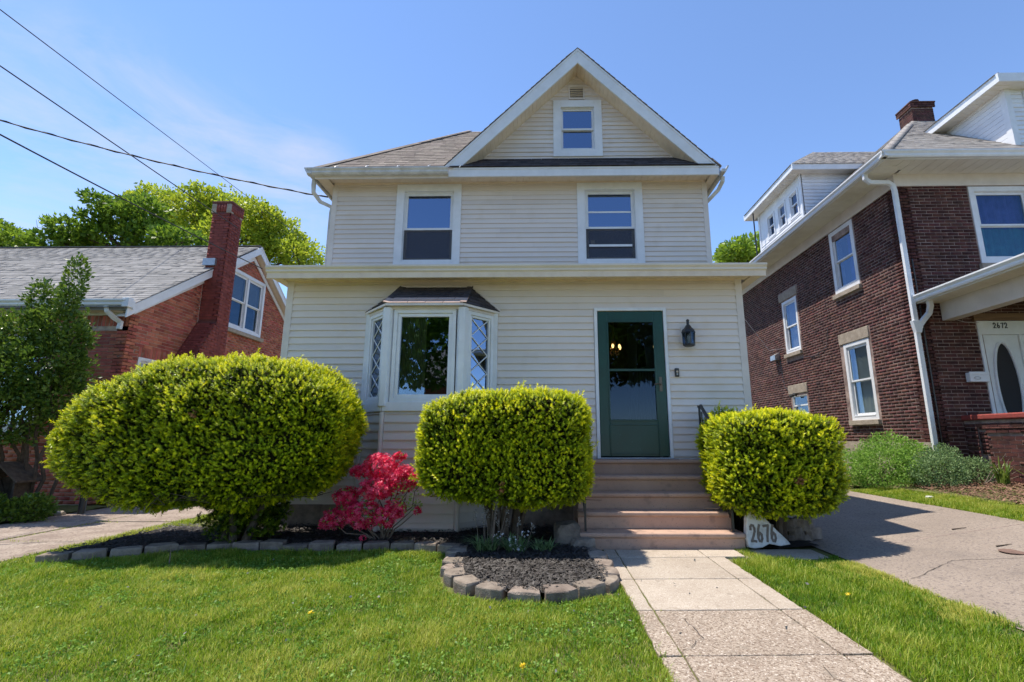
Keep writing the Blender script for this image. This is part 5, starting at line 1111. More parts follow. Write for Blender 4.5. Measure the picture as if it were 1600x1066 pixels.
def yew(name, label, c, half, pw, n, loc, lump=.05, seed=0, cut=-2, group=None, flare=None, twigs=20, skirt=None):
    o = thing(name, label, 'hedge', loc, group)
    u = rng.normal(0, 1, (int(n * 2.2), 3)); u /= np.linalg.norm(u, axis=1)[:, None]
    r = 1 / (np.abs(u) ** pw).sum(1) ** (1 / pw); S = u * r[:, None]                     # superellipsoid
    g = np.sign(S) * np.abs(S) ** (pw - 1) / np.array(half); g /= np.linalg.norm(g, axis=1)[:, None]
    area = np.linalg.norm(g * np.array(half)[None] ** 0, axis=1)
    P = S * np.array(half)
    if flare is not None: P, g = flare(P, g)
    keep = rng.random(len(P)) < .46; P, g = P[keep], g[keep]
    lum = np.array([noise.noise(Vector(p) * 2.6 + Vector((seed, 0, 0))) + .7 * noise.noise(Vector(p) * 7 + Vector((0, seed, 0))) + .5 * noise.noise(Vector(p) * 16) for p in P])
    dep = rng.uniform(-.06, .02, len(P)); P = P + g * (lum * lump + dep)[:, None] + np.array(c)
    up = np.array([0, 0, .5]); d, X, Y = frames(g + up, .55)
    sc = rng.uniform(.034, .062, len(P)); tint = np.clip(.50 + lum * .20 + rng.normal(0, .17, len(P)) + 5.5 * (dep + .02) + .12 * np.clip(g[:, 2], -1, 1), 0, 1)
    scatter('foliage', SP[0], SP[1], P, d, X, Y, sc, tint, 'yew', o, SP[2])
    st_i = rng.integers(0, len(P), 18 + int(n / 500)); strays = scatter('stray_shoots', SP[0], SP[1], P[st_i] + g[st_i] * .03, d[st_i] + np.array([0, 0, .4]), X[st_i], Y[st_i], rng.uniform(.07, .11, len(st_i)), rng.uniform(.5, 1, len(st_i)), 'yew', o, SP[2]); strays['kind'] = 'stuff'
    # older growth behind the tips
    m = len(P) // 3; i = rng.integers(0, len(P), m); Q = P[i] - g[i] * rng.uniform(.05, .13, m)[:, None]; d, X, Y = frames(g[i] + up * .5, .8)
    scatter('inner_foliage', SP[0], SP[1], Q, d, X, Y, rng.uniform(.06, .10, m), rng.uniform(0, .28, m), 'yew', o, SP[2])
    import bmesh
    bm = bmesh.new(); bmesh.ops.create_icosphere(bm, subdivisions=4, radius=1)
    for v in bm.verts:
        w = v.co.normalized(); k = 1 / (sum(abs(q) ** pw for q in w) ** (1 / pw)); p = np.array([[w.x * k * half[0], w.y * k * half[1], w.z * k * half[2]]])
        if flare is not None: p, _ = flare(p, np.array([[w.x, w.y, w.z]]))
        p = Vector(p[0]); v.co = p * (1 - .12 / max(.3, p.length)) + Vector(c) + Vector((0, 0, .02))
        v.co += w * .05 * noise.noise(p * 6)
    me = bpy.data.meshes.new('light_block_core'); bm.to_mesh(me); bm.free(); link('light_block_core', me, 'yewcore', o)  # solid dark core added inside the hedge to block light
    if skirt:
        sc0, sh, sn = skirt; u = rng.normal(0, 1, (sn, 3)); u /= np.linalg.norm(u, axis=1)[:, None]; Q = u * np.array(sh) * rng.uniform(.3, 1, (sn, 1)) + np.array(sc0); Q = Q[Q[:, 2] > .08]; u = u[:len(Q)]
        d, X, Y = frames(u, .8); scatter('lower_foliage', SP[0], SP[1], Q, d, X, Y, rng.uniform(.06, .10, len(Q)), rng.uniform(0, .3, len(Q)), 'yew', o, SP[2])
    tk = MB()
    c0 = c; c = (c[0] + (.4 if skirt else 0), c[1], c[2])
    for k in range(7):
        a = k * 2.4; r0 = .10; r1 = half[0] * random.uniform(.3, .75)
        tk.tube([(c[0] + r0 * math.cos(a), c[1] + r0 * math.sin(a) * .6, -.02), (c[0] + r1 * .4 * math.cos(a), c[1] + .2 * math.sin(a), c[2] - half[2] * .85), (c[0] + r1 * math.cos(a), c[1] + .4 * half[1] * math.sin(a), c[2] - .2)], [.045, .035, .015], 6)
    tk.build('trunk', 'bark', o); c = c0
    tw = MB()
    for k in range(twigs):
        a = random.uniform(0, 6.28); x = c[0] + half[0] * .75 * math.cos(a); y = c[1] + half[1] * .8 * math.sin(a); z = c[2] - half[2] * .80
        tw.tube([(x * .6 + c[0] * .4, y * .6 + c[1] * .4, z + .12), (x * .9 + c[0] * .1, y, z + .0), (x + random.uniform(-.25, .25), y + random.uniform(-.1, .1), z - random.uniform(.02, .14)), (x + random.uniform(-.4, .4), y + random.uniform(-.1, .1), z - random.uniform(.02, .10))], [.009, .006, .004, .002], 4)
    if twigs: tw.build('twig', 'bark', o)
    return o
def dead(c, r, n, parent):
    u = rng.normal(0, 1, (n, 3)); u /= np.linalg.norm(u, axis=1)[:, None]; d, X, Y = frames(u * .5 + np.array([0, -1, .3]), .5)
    scatter('dead_patch', SP[0], SP[1], u * r * rng.uniform(.2, 1, (n, 1)) + np.array(c), d, X, Y, rng.uniform(.03, .055, n), rng.random(n), 'dead', parent, SP[2])
def fl1(P, g):                                             # big hedge: left shoulder lower, underside rising to the left
    P = P.copy(); x = P[:, 0] / 1.60
    top = np.clip(P[:, 2] / .93, 0, 1); P[:, 2] -= top * (.76 * np.clip(-x, 0, 1) ** 2.24 + .16 * np.clip(x - .2, 0, 1) ** 2); P[:, 0] = np.where(x < 0, P[:, 0] * .94, P[:, 0])
    bot = np.clip(-P[:, 2] / .93, 0, 1); P[:, 2] += bot * (.02 * np.clip(-x, 0, 1) + .10 * np.clip(x - .45, 0, 1))
    P[:, 0] *= 1 - .04 * bot * (np.abs(x) > .3); return P, g
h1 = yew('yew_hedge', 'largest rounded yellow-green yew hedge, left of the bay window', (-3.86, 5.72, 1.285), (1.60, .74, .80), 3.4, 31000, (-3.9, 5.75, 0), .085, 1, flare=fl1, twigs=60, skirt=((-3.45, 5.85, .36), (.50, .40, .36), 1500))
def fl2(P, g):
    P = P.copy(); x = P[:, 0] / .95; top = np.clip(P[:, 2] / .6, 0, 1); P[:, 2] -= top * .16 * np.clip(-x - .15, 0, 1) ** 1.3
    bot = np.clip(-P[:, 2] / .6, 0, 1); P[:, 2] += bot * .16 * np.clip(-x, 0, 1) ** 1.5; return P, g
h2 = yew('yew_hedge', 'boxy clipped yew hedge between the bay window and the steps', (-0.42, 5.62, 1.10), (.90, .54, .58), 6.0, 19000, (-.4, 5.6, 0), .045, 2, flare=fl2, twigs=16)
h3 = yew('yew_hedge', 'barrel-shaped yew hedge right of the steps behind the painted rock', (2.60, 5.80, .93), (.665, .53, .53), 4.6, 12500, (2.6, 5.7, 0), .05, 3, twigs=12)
yew('yew_hedge', 'narrow yew shrub growing through the right handrail against the siding', (2.38, 6.42, 1.12), (.30, .18, .44), 2.4, 900, (2.3, 6.4, 0), .04, 4, twigs=0)

dead((2.66, 5.26, .76), np.array([.045, .03, .05]), 30, h3); dead((-3.60, 4.98, 1.43), np.array([.06, .03, .03]), 12, h1); dead((-.42, 5.08, .70), np.array([.04, .03, .06]), 14, h2)
LEAF = (np.array([(0, 0, 0), (.28, .05, .45), (0, -.04, 1.0), (-.28, .05, .45)]), np.array([(0, 1, 2, 3)]))
def blob_leaves(parent, blobs, n, size, mt, name='foliage', up=.3, jit=.7, shell=.55, lump=.25, seed=0, tb=.5):
    """leaves filling lumpy ellipsoids (centre, half axes)"""
    Ps = []; Gs = []; vol = np.array([b[1][0] * b[1][1] * b[1][2] for b in blobs]) ** .67; vol /= vol.sum()
    for (c, h), w in zip(blobs, vol):
        k = int(n * w); u = rng.normal(0, 1, (k, 3)); u /= np.linalg.norm(u, axis=1)[:, None]
        rr = shell + (1 - shell) * rng.random(k) ** .6
        q = u * np.array(h); l = np.array([noise.noise(Vector(x) * (1.6 / max(h) * 2) + Vector((seed + c[0], 0, 0))) for x in q])
        Ps.append(q * (rr * (1 + lump * l))[:, None] + np.array(c)); Gs.append(u)
    P = np.concatenate(Ps); g = np.concatenate(Gs); d, X, Y = frames(g + np.array([0, 0, up]), jit)
    t = np.clip(tb + rng.normal(0, .22, len(P)) + .2 * np.array([noise.noise(Vector(p) * 1.1) for p in P]), 0, 1)
    s = rng.uniform(.7, 1.25, len(P)) * size
    return scatter(name, LEAF[0], LEAF[1], P, d, X, Y, s, t, mt, parent)
def limb(mb, p, q, r0, r1, n=4, wob=.08):
    p, q = Vector(p), Vector(q); L = (q - p).length; pts = [p.lerp(q, i / n) + Vector((random.uniform(-1, 1), random.uniform(-1, 1), random.uniform(-.5, .5))) * wob * L * (0 if i in (0,) else 1) * (1 - abs(2 * i / n - 1) * .5) for i in range(n + 1)]
    mb.tube(pts, [r0 + (r1 - r0) * i / n for i in range(n + 1)], 6); return pts[-1]
def tree(label, base, fork, blobs, n, size, mt, r, cat='tree', name='broadleaf_tree', lump=.35, group=None, tb=.5, seed=0, bare=None):
    o = thing(name, label, cat, base, group); tk = MB(); limb(tk, base, fork, r, r * .6)
    for c, h in blobs:
        e = limb(tk, fork, c, r * .45, r * .12)
        for k in range(4): limb(tk, e, Vector(c) + Vector([random.uniform(-.8, .8) * x for x in h]), r * .12, r * .03, 3)
    tk.build('trunk', 'bark', o)
    blob_leaves(o, blobs, n, size, mt, 'crown', lump=lump, seed=seed, tb=tb)
    if bare:
        b_ = MB()
        for (p, q) in bare: limb(b_, p, q, r * .12, r * .02, 5, .12)
        b_.build('bare_branch', 'bark', o)
    return o
# dark tree and bright tree behind the bungalow
tree('dark green maple with loose clumps of leaves rising behind the bungalow roof', (-21.5, 23, 0), (-21.016, 23.0, 10.32),
     [((-22.654, 22.623, 13.042), (0.52, 1.2, 0.37)), ((-21.766, 23.064, 12.468), (0.92, 1.2, 0.79)), ((-20.553, 22.813, 12.515), (0.98, 1.2, 0.85)), ((-22.328, 23.15, 11.371), (1.28, 1.2, 0.61)), ((-20.166, 23.181, 11.369), (1.37, 1.2, 0.85)), ((-23.768, 22.374, 11.389), (0.73, 1.2, 0.55)), ((-24.135, 22.299, 10.64), (0.85, 1.2, 0.43)), ((-24.14, 23.486, 11.242), (0.92, 1.2, 0.49)), ((-18.352, 22.653, 10.852), (1.22, 1.2, 0.61)), ((-22.737, 22.617, 12.049), (0.37, 1.2, 0.31))], 11000, .24, 'leafm', .26, lump=.5, tb=.42,
     bare=[((-24.21, 23.0, 10.514), (-26.313, 23.0, 12.293)), ((-24.779, 23.0, 10.866), (-26.12, 23.0, 11.686)), ((-24.042, 23.0, 11.388), (-25.869, 23.0, 12.111)), ((-22.376, 23.0, 10.502), (-23.839, 23.0, 12.096)), ((-21.228, 23.0, 10.599), (-22.877, 23.0, 12.374))])
tree('broad sunlit yellow-green tree behind the tall chimney', (-19, 29, 0), (-20.283, 29.0, 11.367),
     [((-25.993, 30.19, 16.968), (1.46, 2.0, 0.85)), ((-22.914, 28.929, 15.749), (1.85, 2.0, 1.15)), ((-21.397, 29.808, 15.942), (2.12, 2.0, 1.23)), ((-18.799, 28.943, 14.827), (1.85, 2.0, 1.15)), ((-22.965, 29.334, 14.05), (2.31, 2.0, 1.31)), ((-19.155, 28.161, 13.175), (2.5, 2.0, 1.38)), ((-17.471, 29.324, 14.186), (1.62, 2.0, 1.23)), ((-16.833, 29.883, 13.343), (1.77, 2.0, 1.15)), ((-15.482, 29.056, 12.435), (1.23, 2.0, 0.85)), ((-22.24, 29.579, 16.902), (1.15, 2.0, 0.54)), ((-26.319, 29.411, 16.016), (1.15, 2.0, 0.85)), ((-17.62, 27.954, 15.006), (0.92, 2.0, 0.54))], 27000, .23, 'leafb', .32, lump=.65, tb=.55)
tree('green treetop at the far left edge above the bungalow roof', (-27, 21, 0), (-25.361, 21.0, 9.25), [((-25.942, 21.372, 10.692), (0.95, 1.2, 0.56)), ((-26.7, 21.131, 10.43), (1.11, 1.2, 0.67)), ((-24.315, 20.714, 10.077), (0.5, 1.2, 0.33))], 3500, .22, 'leafm', .2, lump=.5, tb=.6)
tree('small leafy treetop between the white house and the dark brick house', (9.2, 22, 0), (9.645, 22.0, 8.774), [((9.078, 21.493, 9.797), (0.7, 0.9, 0.41)), ((10.17, 22.395, 10.484), (0.58, 0.9, 0.35)), ((8.95, 21.971, 9.665), (0.64, 0.9, 0.23)), ((10.231, 22.236, 9.826), (0.53, 0.9, 0.35)), ((8.838, 22.409, 10.1), (0.26, 0.9, 0.15)), ((9.662, 22.231, 9.664), (0.88, 0.9, 0.29))], 1700, .26, 'leafm', .14, lump=.6, tb=.75)
# glossy shrub tree beside the bungalow front wall
sb = [((-8.75, 7.5, 2.7), (.6, .5, .6)), ((-9.2, 7.4, 2.0), (.6, .5, .8)), ((-8.8, 7.3, 1.2), (.5, .4, .5)), ((-7.05, 7.55, 3.45), (.16, .16, .50)), ((-7.55, 7.55, 3.15), (.20, .2, .32)), ((-7.20, 7.6, 2.85), (.42, .35, .42)), ((-7.75, 7.6, 2.75), (.45, .35, .38)), ((-6.80, 7.5, 2.65), (.25, .25, .28)), ((-7.3, 7.6, 2.2), (.62, .5, .5)), ((-7.95, 7.5, 2.0), (.5, .45, .6)),  # leading clumps lie out of view, added to shade the shelter
      ((-6.95, 7.6, 1.75), (.38, .4, .4)), ((-7.6, 7.5, 1.5), (.6, .5, .5)), ((-8.2, 7.3, 1.4), (.45, .4, .7)), ((-6.72, 7.45, 2.25), (.2, .2, .18)), ((-8.35, 7.4, 2.5), (.4, .4, .4)), ((-6.95, 7.4, 3.05), (.16, .15, .25))]
o = thing('holly_tree', 'tall glossy-leaved shrub tree in front of the bungalow at the left edge', 'tree', (-7.5, 7.8, 0)); tk = MB()
for k in range(7):
    x = -8.1 + (k - 3) * .10; e = limb(tk, (x, 7.85 + random.uniform(-.1, .1), 0), (x + (k - 3) * .06, 7.6, 1.5), .03, .022, 5, .04); limb(tk, e, (sb[3 + k % 7][0][0] - .72, sb[3 + k % 7][0][1], sb[3 + k % 7][0][2] + .2), .02, .008, 4, .05)
tk.build('trunk', 'bark', o); sb = [((c[0] - .72, c[1], c[2] + (.28 if c[2] > 2.9 else .1)), (h[0] * .9, h[1], h[2])) for c, h in sb]; blob_leaves(o, sb, 32000, .07, 'leafd', 'crown', lump=.55, up=.5, tb=.45)
# right side planting
def shrub(label, blobs, n, size, mt, name='shrub', **k):
    b = blobs[0][0]; o = thing(name, label, 'shrub', (b[0], b[1], G(b[0]))); s = MB()
    for c, h in blobs:
        for q in range(4): limb(s, (c[0] + random.uniform(-.1, .1), c[1], G(c[0])), (c[0] + random.uniform(-.6, .6) * h[0], c[1] + random.uniform(-.5, .5) * h[1], c[2] + h[2] * .4), .009, .003, 4)
    s.build('stem', 'bark', o); blob_leaves(o, blobs, n, size, mt, **k); return o
shrub('low bushy light green shrub against the dark brick side wall', [((6.05, 8.95, .68), (.52, .55, .42)), ((6.5, 9.4, .80), (.5, .5, .48)), ((5.75, 9.5, .62), (.35, .5, .36)), ((6.75, 9.1, .70), (.35, .35, .42))], 15000, .042, 'leafs', shell=.6, lump=.3, tb=.5)
shrub('feathery grey-green shrub at the foot of the white downspout', [((6.55, 8.35, .62), (.42, .38, .34)), ((6.85, 8.6, .72), (.32, .3, .36)), ((7.25, 8.5, .60), (.28, .3, .28))], 9000, .038, 'leafg', shell=.55, lump=.3, tb=.5)
def straps(label, x, y, n, L, w, mt, name='iris_plant', cat='plant', lean=.5, z=None, parent=None):
    o = thing(name, label, cat, (x, y, G(x))) if parent is None else parent; V = []; F = []; T = []
    for i in range(n):
        a = random.uniform(0, 6.28); l = L * random.uniform(.6, 1.1); ln = random.uniform(.15, 1) * lean; b = len(V); bx, by = x + random.uniform(-.06, .06), y + random.uniform(-.05, .05); t = random.random()
        for k in range(6):
            s = k / 5; r = ln * l * s ** 1.6; zz = (G(x) if z is None else z) + l * (s - .35 * ln * s * s * s); ww = w * (1 - s ** 2.2) * .5 + .0006; c, d = math.cos(a), math.sin(a)
            V += [(bx + r * c - ww * d, by + r * d + ww * c, zz), (bx + r * c + ww * d, by + r * d - ww * c, zz)]; T += [t, t]
        F += [(b + 2 * k, b + 2 * k + 1, b + 2 * k + 3, b + 2 * k + 2) for k in range(5)]
    npmesh('leaf', V, F, mt, o, T); return o
straps('clump of broad green strap leaves behind the feathery shrub by the porch', 7.30, 8.05, 30, .50, .035, 'strap', lean=.5)
straps('sparse arching strap plant in the leaf litter beside the porch parapet', 7.42, 7.65, 16, .42, .018, 'strap', lean=.9)
straps('small tuft of low leaves at the right edge under the parapet', 7.35, 7.05, 22, .28, .016, 'strap', lean=.9)
straps('tiny yellow-green tuft at the edge of the leaf litter', 6.75, 7.5, 40, .12, .01, 'strap', lean=1.0)
tb3 = MB(); [limb(tb3, (7.1, 8.2, .45), (7.45 + i * .07, 8.1, .95 - i * .08), .009, .002, 5, .06) for i in range(5)]; tag(tb3.build('dead_branch', 'twig'), 'bare grey twigs leaning against the porch parapet', 'branch')
# left bed: low plants, bird house, path light
shrub('low dark green ground plants below the shrub tree', [((-7.95, 7.0, .20), (.35, .3, .24)), ((-8.6, 6.9, .20), (.5, .3, .26)), ((-7.45, 7.25, .18), (.28, .25, .2))], 6000, .06, 'leafd', up=.8, shell=.4)
straps('grassy tuft at the left edge beside the side driveway', -8.35, 6.72, 60, .22, .012, 'strap', lean=.8)
bh = thing('wooden_shelter', 'small wooden birdhouse-like shelter coloured dark for the shade under the shrub tree at the far left', 'shelter', (-8.25, 7.55, 0))
MB().box(-8.52, -8.49, 7.45, 7.75, .0, .58).build('side_panel', 'bark', bh); MB().box(-8.01, -7.98, 7.45, 7.75, .0, .58).build('side_panel', 'bark', bh); MB().box(-8.49, -8.01, 7.73, 7.75, 0, .6).build('back_panel', 'bark', bh)  # dark bark colour on the panels stands in for the tree's shade
for s in (-1, 1): MB().prism([(-8.25, 7.38, .84), (-8.25 + s * .36, 7.38, .56), (-8.25 + s * .36, 7.38, .53), (-8.25, 7.38, .81)], (0, .42, 0)).build('roof_panel', 'bark', bh)
pl_ = thing('path_light', 'dark bollard garden light with pale lens beside the bungalow wall', 'garden light', (-7.35, 7.95, 0))
MB().lathe((-7.35, 7.95, 0), [(.05, 0), (.045, .55)], 10).build('post', 'black', pl_); MB().lathe((-7.35, 7.95, 0), [(.045, .552), (.045, .74)], 10).build('lens', 'greyw', pl_); MB().lathe((-7.35, 7.95, 0), [(.065, .742), (.06, .80), (.02, .84)], 10).build('cap', 'black', pl_)
for (x, y, s_) in ((-7.05, 7.5, .09), (-7.2, 7.25, .07), (-6.95, 7.8, .08)): rock('stone', (x + -.6, y, .04), (s_, s_ * .8, s_ * .6), 'stone', {.09: 'grey rounded stone nearest the driveway among the left ground plants', .07: 'smallest grey stone in front of the left ground plants', .08: 'grey stone near the wall behind the left ground plants'}[s_], 'stone', x * 3)
# azalea
az = thing('azalea', 'azalea in full crimson bloom against the siding between the two hedges', 'azalea', (-1.95, 6.1, 0)); s = MB(); ends = []
AZB = [((-2.02, 6.02, .86), (.20, .16, .13)), ((-1.75, 5.98, .70), (.17, .15, .13)), ((-2.02, 5.92, .62), (.20, .15, .12)), ((-2.28, 6.05, .80), (.10, .1, .07)), ((-2.15, 5.9, .32), (.20, .14, .14)), ((-1.88, 5.85, .30), (.12, .1, .10)), ((-2.42, 6.05, .50), (.14, .12, .10)), ((-2.52, 6.02, .26), (.14, .12, .10)), ((-2.62, 6.0, .20), (.08, .1, .05)), ((-1.62, 5.9, .72), (.08, .08, .07)), ((-2.33, 5.98, .38), (.10, .1, .08)), ((-1.52, 5.92, .36), (.035, .03, .03)), ((-1.80, 6.0, .98), (.07, .06, .05))]
AZB = [((c[0] * .955 + .05, c[1] * .955, 1.2 + (c[2] - 1.2) * .955), h) for c, h in AZB]
for c, h in AZB + [((-1.36, 5.63, 0.72), (.05, .05, .05)), ((-1.41, 5.63, 0.46), (.05, .05, .05)), ((-1.55, 5.62, 0.53), (.05, .05, .05)), ((-1.67, 5.59, 0.48), (.05, .05, .05))]:
    e = limb(s, (-1.84 + random.uniform(-.05, .05), 5.82, .03), c, .010, .004, 5, .07)
    for k in range(5): limb(s, e, Vector(c) + Vector([random.uniform(-1, 1) * x for x in h]), .004, .0015, 3, .08)
s.build('stem', 'twig', az)
fl_v = [(0, 0, 0)]; fl_f = []
for k in range(5):
    a = k * 1.2566; b = len(fl_v); c0, s0 = math.cos(a), math.sin(a); fl_v += [(.42 * math.cos(a - .45), .42 * math.sin(a - .45), .32), (.78 * c0, .78 * s0, .42), (.42 * math.cos(a + .45), .42 * math.sin(a + .45), .32)]; fl_f.append((0, b, b + 1, b + 2))
fl_v, fl_f = np.array(fl_v), np.array(fl_f)
def flowers(parent, blobs, n, size, mt, name='flower', fwd=(0, -.5, .5), jit=.55):
    P = []; g = []
    for c, h in blobs:
        k = max(2, int(n * (h[0] * h[1] * h[2]) ** .66 / sum((q[1][0] * q[1][1] * q[1][2]) ** .66 for q in blobs))); u = rng.normal(0, 1, (k, 3)); u /= np.linalg.norm(u, axis=1)[:, None]
        P.append(u * np.array(h) * rng.uniform(.6, 1.1, (k, 1)) + np.array(c)); g.append(u)
    P = np.concatenate(P); g = np.concatenate(g); d, X, Y = frames(g + np.array(fwd), jit); return scatter(name, fl_v, fl_f, P, d, X, Y, rng.uniform(.8, 1.2, len(P)) * size, rng.random(len(P)), mt, parent)
flowers(az, AZB + [((-1.58, 5.66, .80), (.10, .08, .09)), ((-1.66, 5.64, .42), (.12, .08, .10))], 2500, .038, 'azalea', 'flowers')
blob_leaves(az, AZB[4:] + [((-1.36, 5.63, 0.72), (.06, .06, .05)), ((-1.41, 5.63, 0.46), (.06, .06, .05)), ((-1.55, 5.60, 0.58), (.15, .08, .2))], 1100, .030, 'leafs', 'leaves', shell=.2, tb=.8)
tag(flowers(None, [((-1.96, 5.55, .13), (.03, .03, .02))], 12, .03, 'azalea', 'fallen_blossom'), 'fallen crimson blossom lying on the edging below the azalea', 'blossom')
# perennials in front of the middle hedge
def perennial(label, x, y, spikes, hgt, leaves, white, L=.26):
    o = thing('perennial_plant', label, 'plant', (x, y, .05)); straps('', x, y, leaves, L, .012, 'leafg_', lean=.9, z=.06, parent=o) if False else None
    V = []; F = []; T = []
    for i in range(leaves):
        a = random.uniform(0, 6.28); l = L * random.uniform(.6, 1.1); ln = random.uniform(.3, 1.1); b = len(V); bx, by = x + random.uniform(-.09, .09), y + random.uniform(-.06, .06); t = random.random()
        for k in range(5):
            q = k / 4; r = ln * l * q ** 1.4; zz = .06 + l * (q * .85 - .42 * ln * q ** 3); ww = .007 * (1 - q ** 2) + .0005; c, d = math.cos(a), math.sin(a)
            V += [(bx + r * c - ww * d, by + r * d + ww * c, zz), (bx + r * c + ww * d, by + r * d - ww * c, zz)]; T += [t, t]
        F += [(b + 2 * k, b + 2 * k + 1, b + 2 * k + 3, b + 2 * k + 2) for k in range(4)]
    npmesh('leaf', V, F, 'leafg', o, T)
    if spikes:
        st_ = MB(); bl = []
        for i in range(spikes):
            px_, py_ = x + random.uniform(-.12, .12), y + random.uniform(-.06, .06); tx = px_ + (px_ - x) * .9; h = hgt * random.uniform(.65, 1.05)
            st_.tube([(px_, py_, .05), ((px_ + tx) / 2, py_ - .01, h * .6), (tx, py_ - .02, h)], [.0035, .003, .002], 5); bl.append(((tx, py_ - .02, h - .03), (.012, .012, .045)))
        st_.build('flower_stem', 'twig', o); blob_leaves(o, bl, spikes * 26, .020, 'bud', 'buds', shell=.3, tb=.5)
    if white: flowers(o, [((x + dx, y - .08, z), (.05, .04, .03)) for dx, z in white], 46, .017, 'petalw', 'flowers')
perennial('clump of thin leaves with tall pale bud spikes under the middle hedge', -.58, 5.22, 13, .58, 130, None)
perennial('clump of narrow leaves with small white flowers in front of the middle hedge', -.28, 5.20, 3, .42, 130, [(-.02, .20), (.06, .12), (.0, .14), (.10, .26), (-.16, .24)])
perennial('small leafy clump nearest the boulder under the middle hedge', .0, 5.25, 0, .2, 80, None, .2)
# ---------------------------------------------------------------- lawn
EX = [-5.2, -4.95, -4.60, -4.25, -3.95, -3.5, -3.0, -2.4, -2.0, -1.5, -1.2, -.96, -.95, -.89, -.81, -.66, -.40, -.04, .32, .56, .64]
EY = [5.1, 4.86, 4.96, 5.14, 5.34, 5.49, 5.47, 5.41, 5.45, 5.49, 5.41, 5.33, 4.7, 4.42, 4.18, 3.98, 3.87, 3.83, 3.90, 4.06, 4.3]
def grass(name, label, region, n, hgt=.045, tb=.5, seed=0, w=.0034):
    x0, x1, y0, y1 = region[0]; m = int(n * 1.6); x = rng.uniform(x0, x1, m); y = rng.uniform(y0, y1, m); k = region[1](x, y); x, y = x[k][:n], y[k][:n]; n = len(x)
    pn = np.array([noise.noise(Vector((a * 1.1, b * 1.1, seed))) for a, b in zip(x, y)]); pf = np.array([noise.noise(Vector((a * 5, b * 5, seed + 3))) for a, b in zip(x, y)])
    h = hgt * rng.uniform(.45, 1.3, n) * (1 + .5 * pn + .7 * pf); a = rng.uniform(0, 6.28, n); ln = rng.uniform(.1, 1.0, n); ww = w * rng.uniform(.7, 1.6, n) * (.75 + y * .09)
    c, s_ = np.cos(a), np.sin(a); z = Gn(x); P = np.stack([x, y, z], -1); side = np.stack([-s_, c, 0 * a], -1); out = np.stack([c, s_, 0 * a], -1)
    def lv(q, wf): b = P + out * (ln * h * q ** 1.5)[:, None]; b = b + np.stack([0 * a, 0 * a, h * (q - .3 * ln * q * q)], -1); return b - side * (ww * wf)[:, None] / 2, b + side * (ww * wf)[:, None] / 2
    A0, A1 = lv(0.0, 1); B0_, B1_ = lv(.55, .85); T0, _ = lv(1.0, 0)
    V = np.stack([A0, A1, B0_, B1_, T0], 1).reshape(-1, 3); b = (np.arange(n) * 5)[:, None]; F = np.concatenate([b + [0, 1, 3], b + [0, 3, 2], b + [2, 3, 4]])
    t = np.clip(tb + .45 * pn + .40 * pf + rng.normal(0, .22, n), 0, 1); t[rng.random(n) < .06] = 1
    return tag(npmesh(name, V, F, 'grass', None, np.repeat(t, 5)), label, 'grass', kind='stuff')
left_ok = lambda x, y: (y < np.interp(x, EX, EY) + .02) & (x < .645 + .012 * np.sin(y * 7)) & (x > -5.24 + .05 * np.sin(y * 3))
grass('lawn_grass', 'mown green grass of the front lawn left of the walk', ((-5.3, .66, 2.2, 5.6), left_ok), 230000, .042, .52, 1)
grass('lawn_grass', 'mown green grass of the front lawn left of the walk, near strip', ((-5.3, .66, .4, 2.2), left_ok), 30000, .045, .46, 1)
r_ok = lambda x, y: (x > 1.845 + .015 * np.sin(y * 9)) & (x < 2.965 + .04 * np.sin(y * 2.3)) & (y < 5.17 + .08 * np.sin(x * 9))
grass('lawn_grass', 'strip of long bright grass between the walk and the right driveway', ((1.83, 3.02, .4, 5.25), lambda x, y: r_ok(x, y) & ~((x > 2.80 + .07 * np.sin(y * 5)) & (y > 3.5) & (y < 4.95) & (np.sin(x * 40 + y * 31) > -.75))), 62000, .055, .28, 5)
grass('lawn_grass', 'yellowed grass along the edge of the right driveway', ((2.45, 3.0, 3.4, 5.0), lambda x, y: (x > 2.78 + .10 * np.sin(y * 5) + (y - 3.4) * -.10) & (x < 2.99)), 13000, .040, 1.3, 9)
grass('lawn_grass', 'narrow grass strip beyond the right driveway below the shrubs', ((5.38, 6.1, 5.0, 8.9), lambda x, y: (x > 5.40 + .03 * np.sin(y * 4)) & (x < 6.05 - .12 * np.clip(y - 7.6, 0, 2))), 26000, .05, .5, 7)
grass('lawn_grass', 'grass strip between the side driveway and the mulch under the large hedge', ((-5.27, -4.95, 4.9, 8.6), lambda x, y: x > -5.3), 9000, .05, .6, 4)
grass('crack_grass', 'grass growing in the joints of the side driveway', ((-7.5, -5.3, 4.2, 9.5), lambda x, y: (np.abs(x + 6.405 + .02 * np.sin(y * 5)) < .05 + .03 * np.sin(y * 3)) | (np.abs(x + 5.27) < .07) | ((np.abs(((y + 5.8 + .05 * np.sin(x * 6)) % 1.3)) < .05) & (np.sin(x * 9 + y) > -.3))), 12000, .03, .65, 8)
grass('joint_grass', 'tufts of grass growing in the joints of the front walk', ((.64, 1.86, 2.4, 5.6), lambda x, y: (np.min(np.abs((y - (x - .65) * .035)[:, None] - np.array([2.96, 3.68, 4.44, 5.20, 5.555])[None]), 1) < .008) & (np.sin(x * 23 + y * 9) > -.2) & (y > 2.6)), 6500, .024, .6, 6)
grass('edge_grass', 'grass tuft at the foot of the steps by the painted rock', ((2.03, 2.2, 5.2, 5.58), lambda x, y: (x > 2.05)), 900, .05, .6, 6)
grass('lawn_tufts', 'longer coarse tufts scattered through the front lawn', ((-5.2, .62, 2.3, 5.4), lambda x, y: left_ok(x, y) & (np.sin(x * 7.3 + np.sin(y * 5) * 2) * np.sin(y * 8.1 + np.sin(x * 4) * 2) > .62)), 16000, .075, .35, 14)
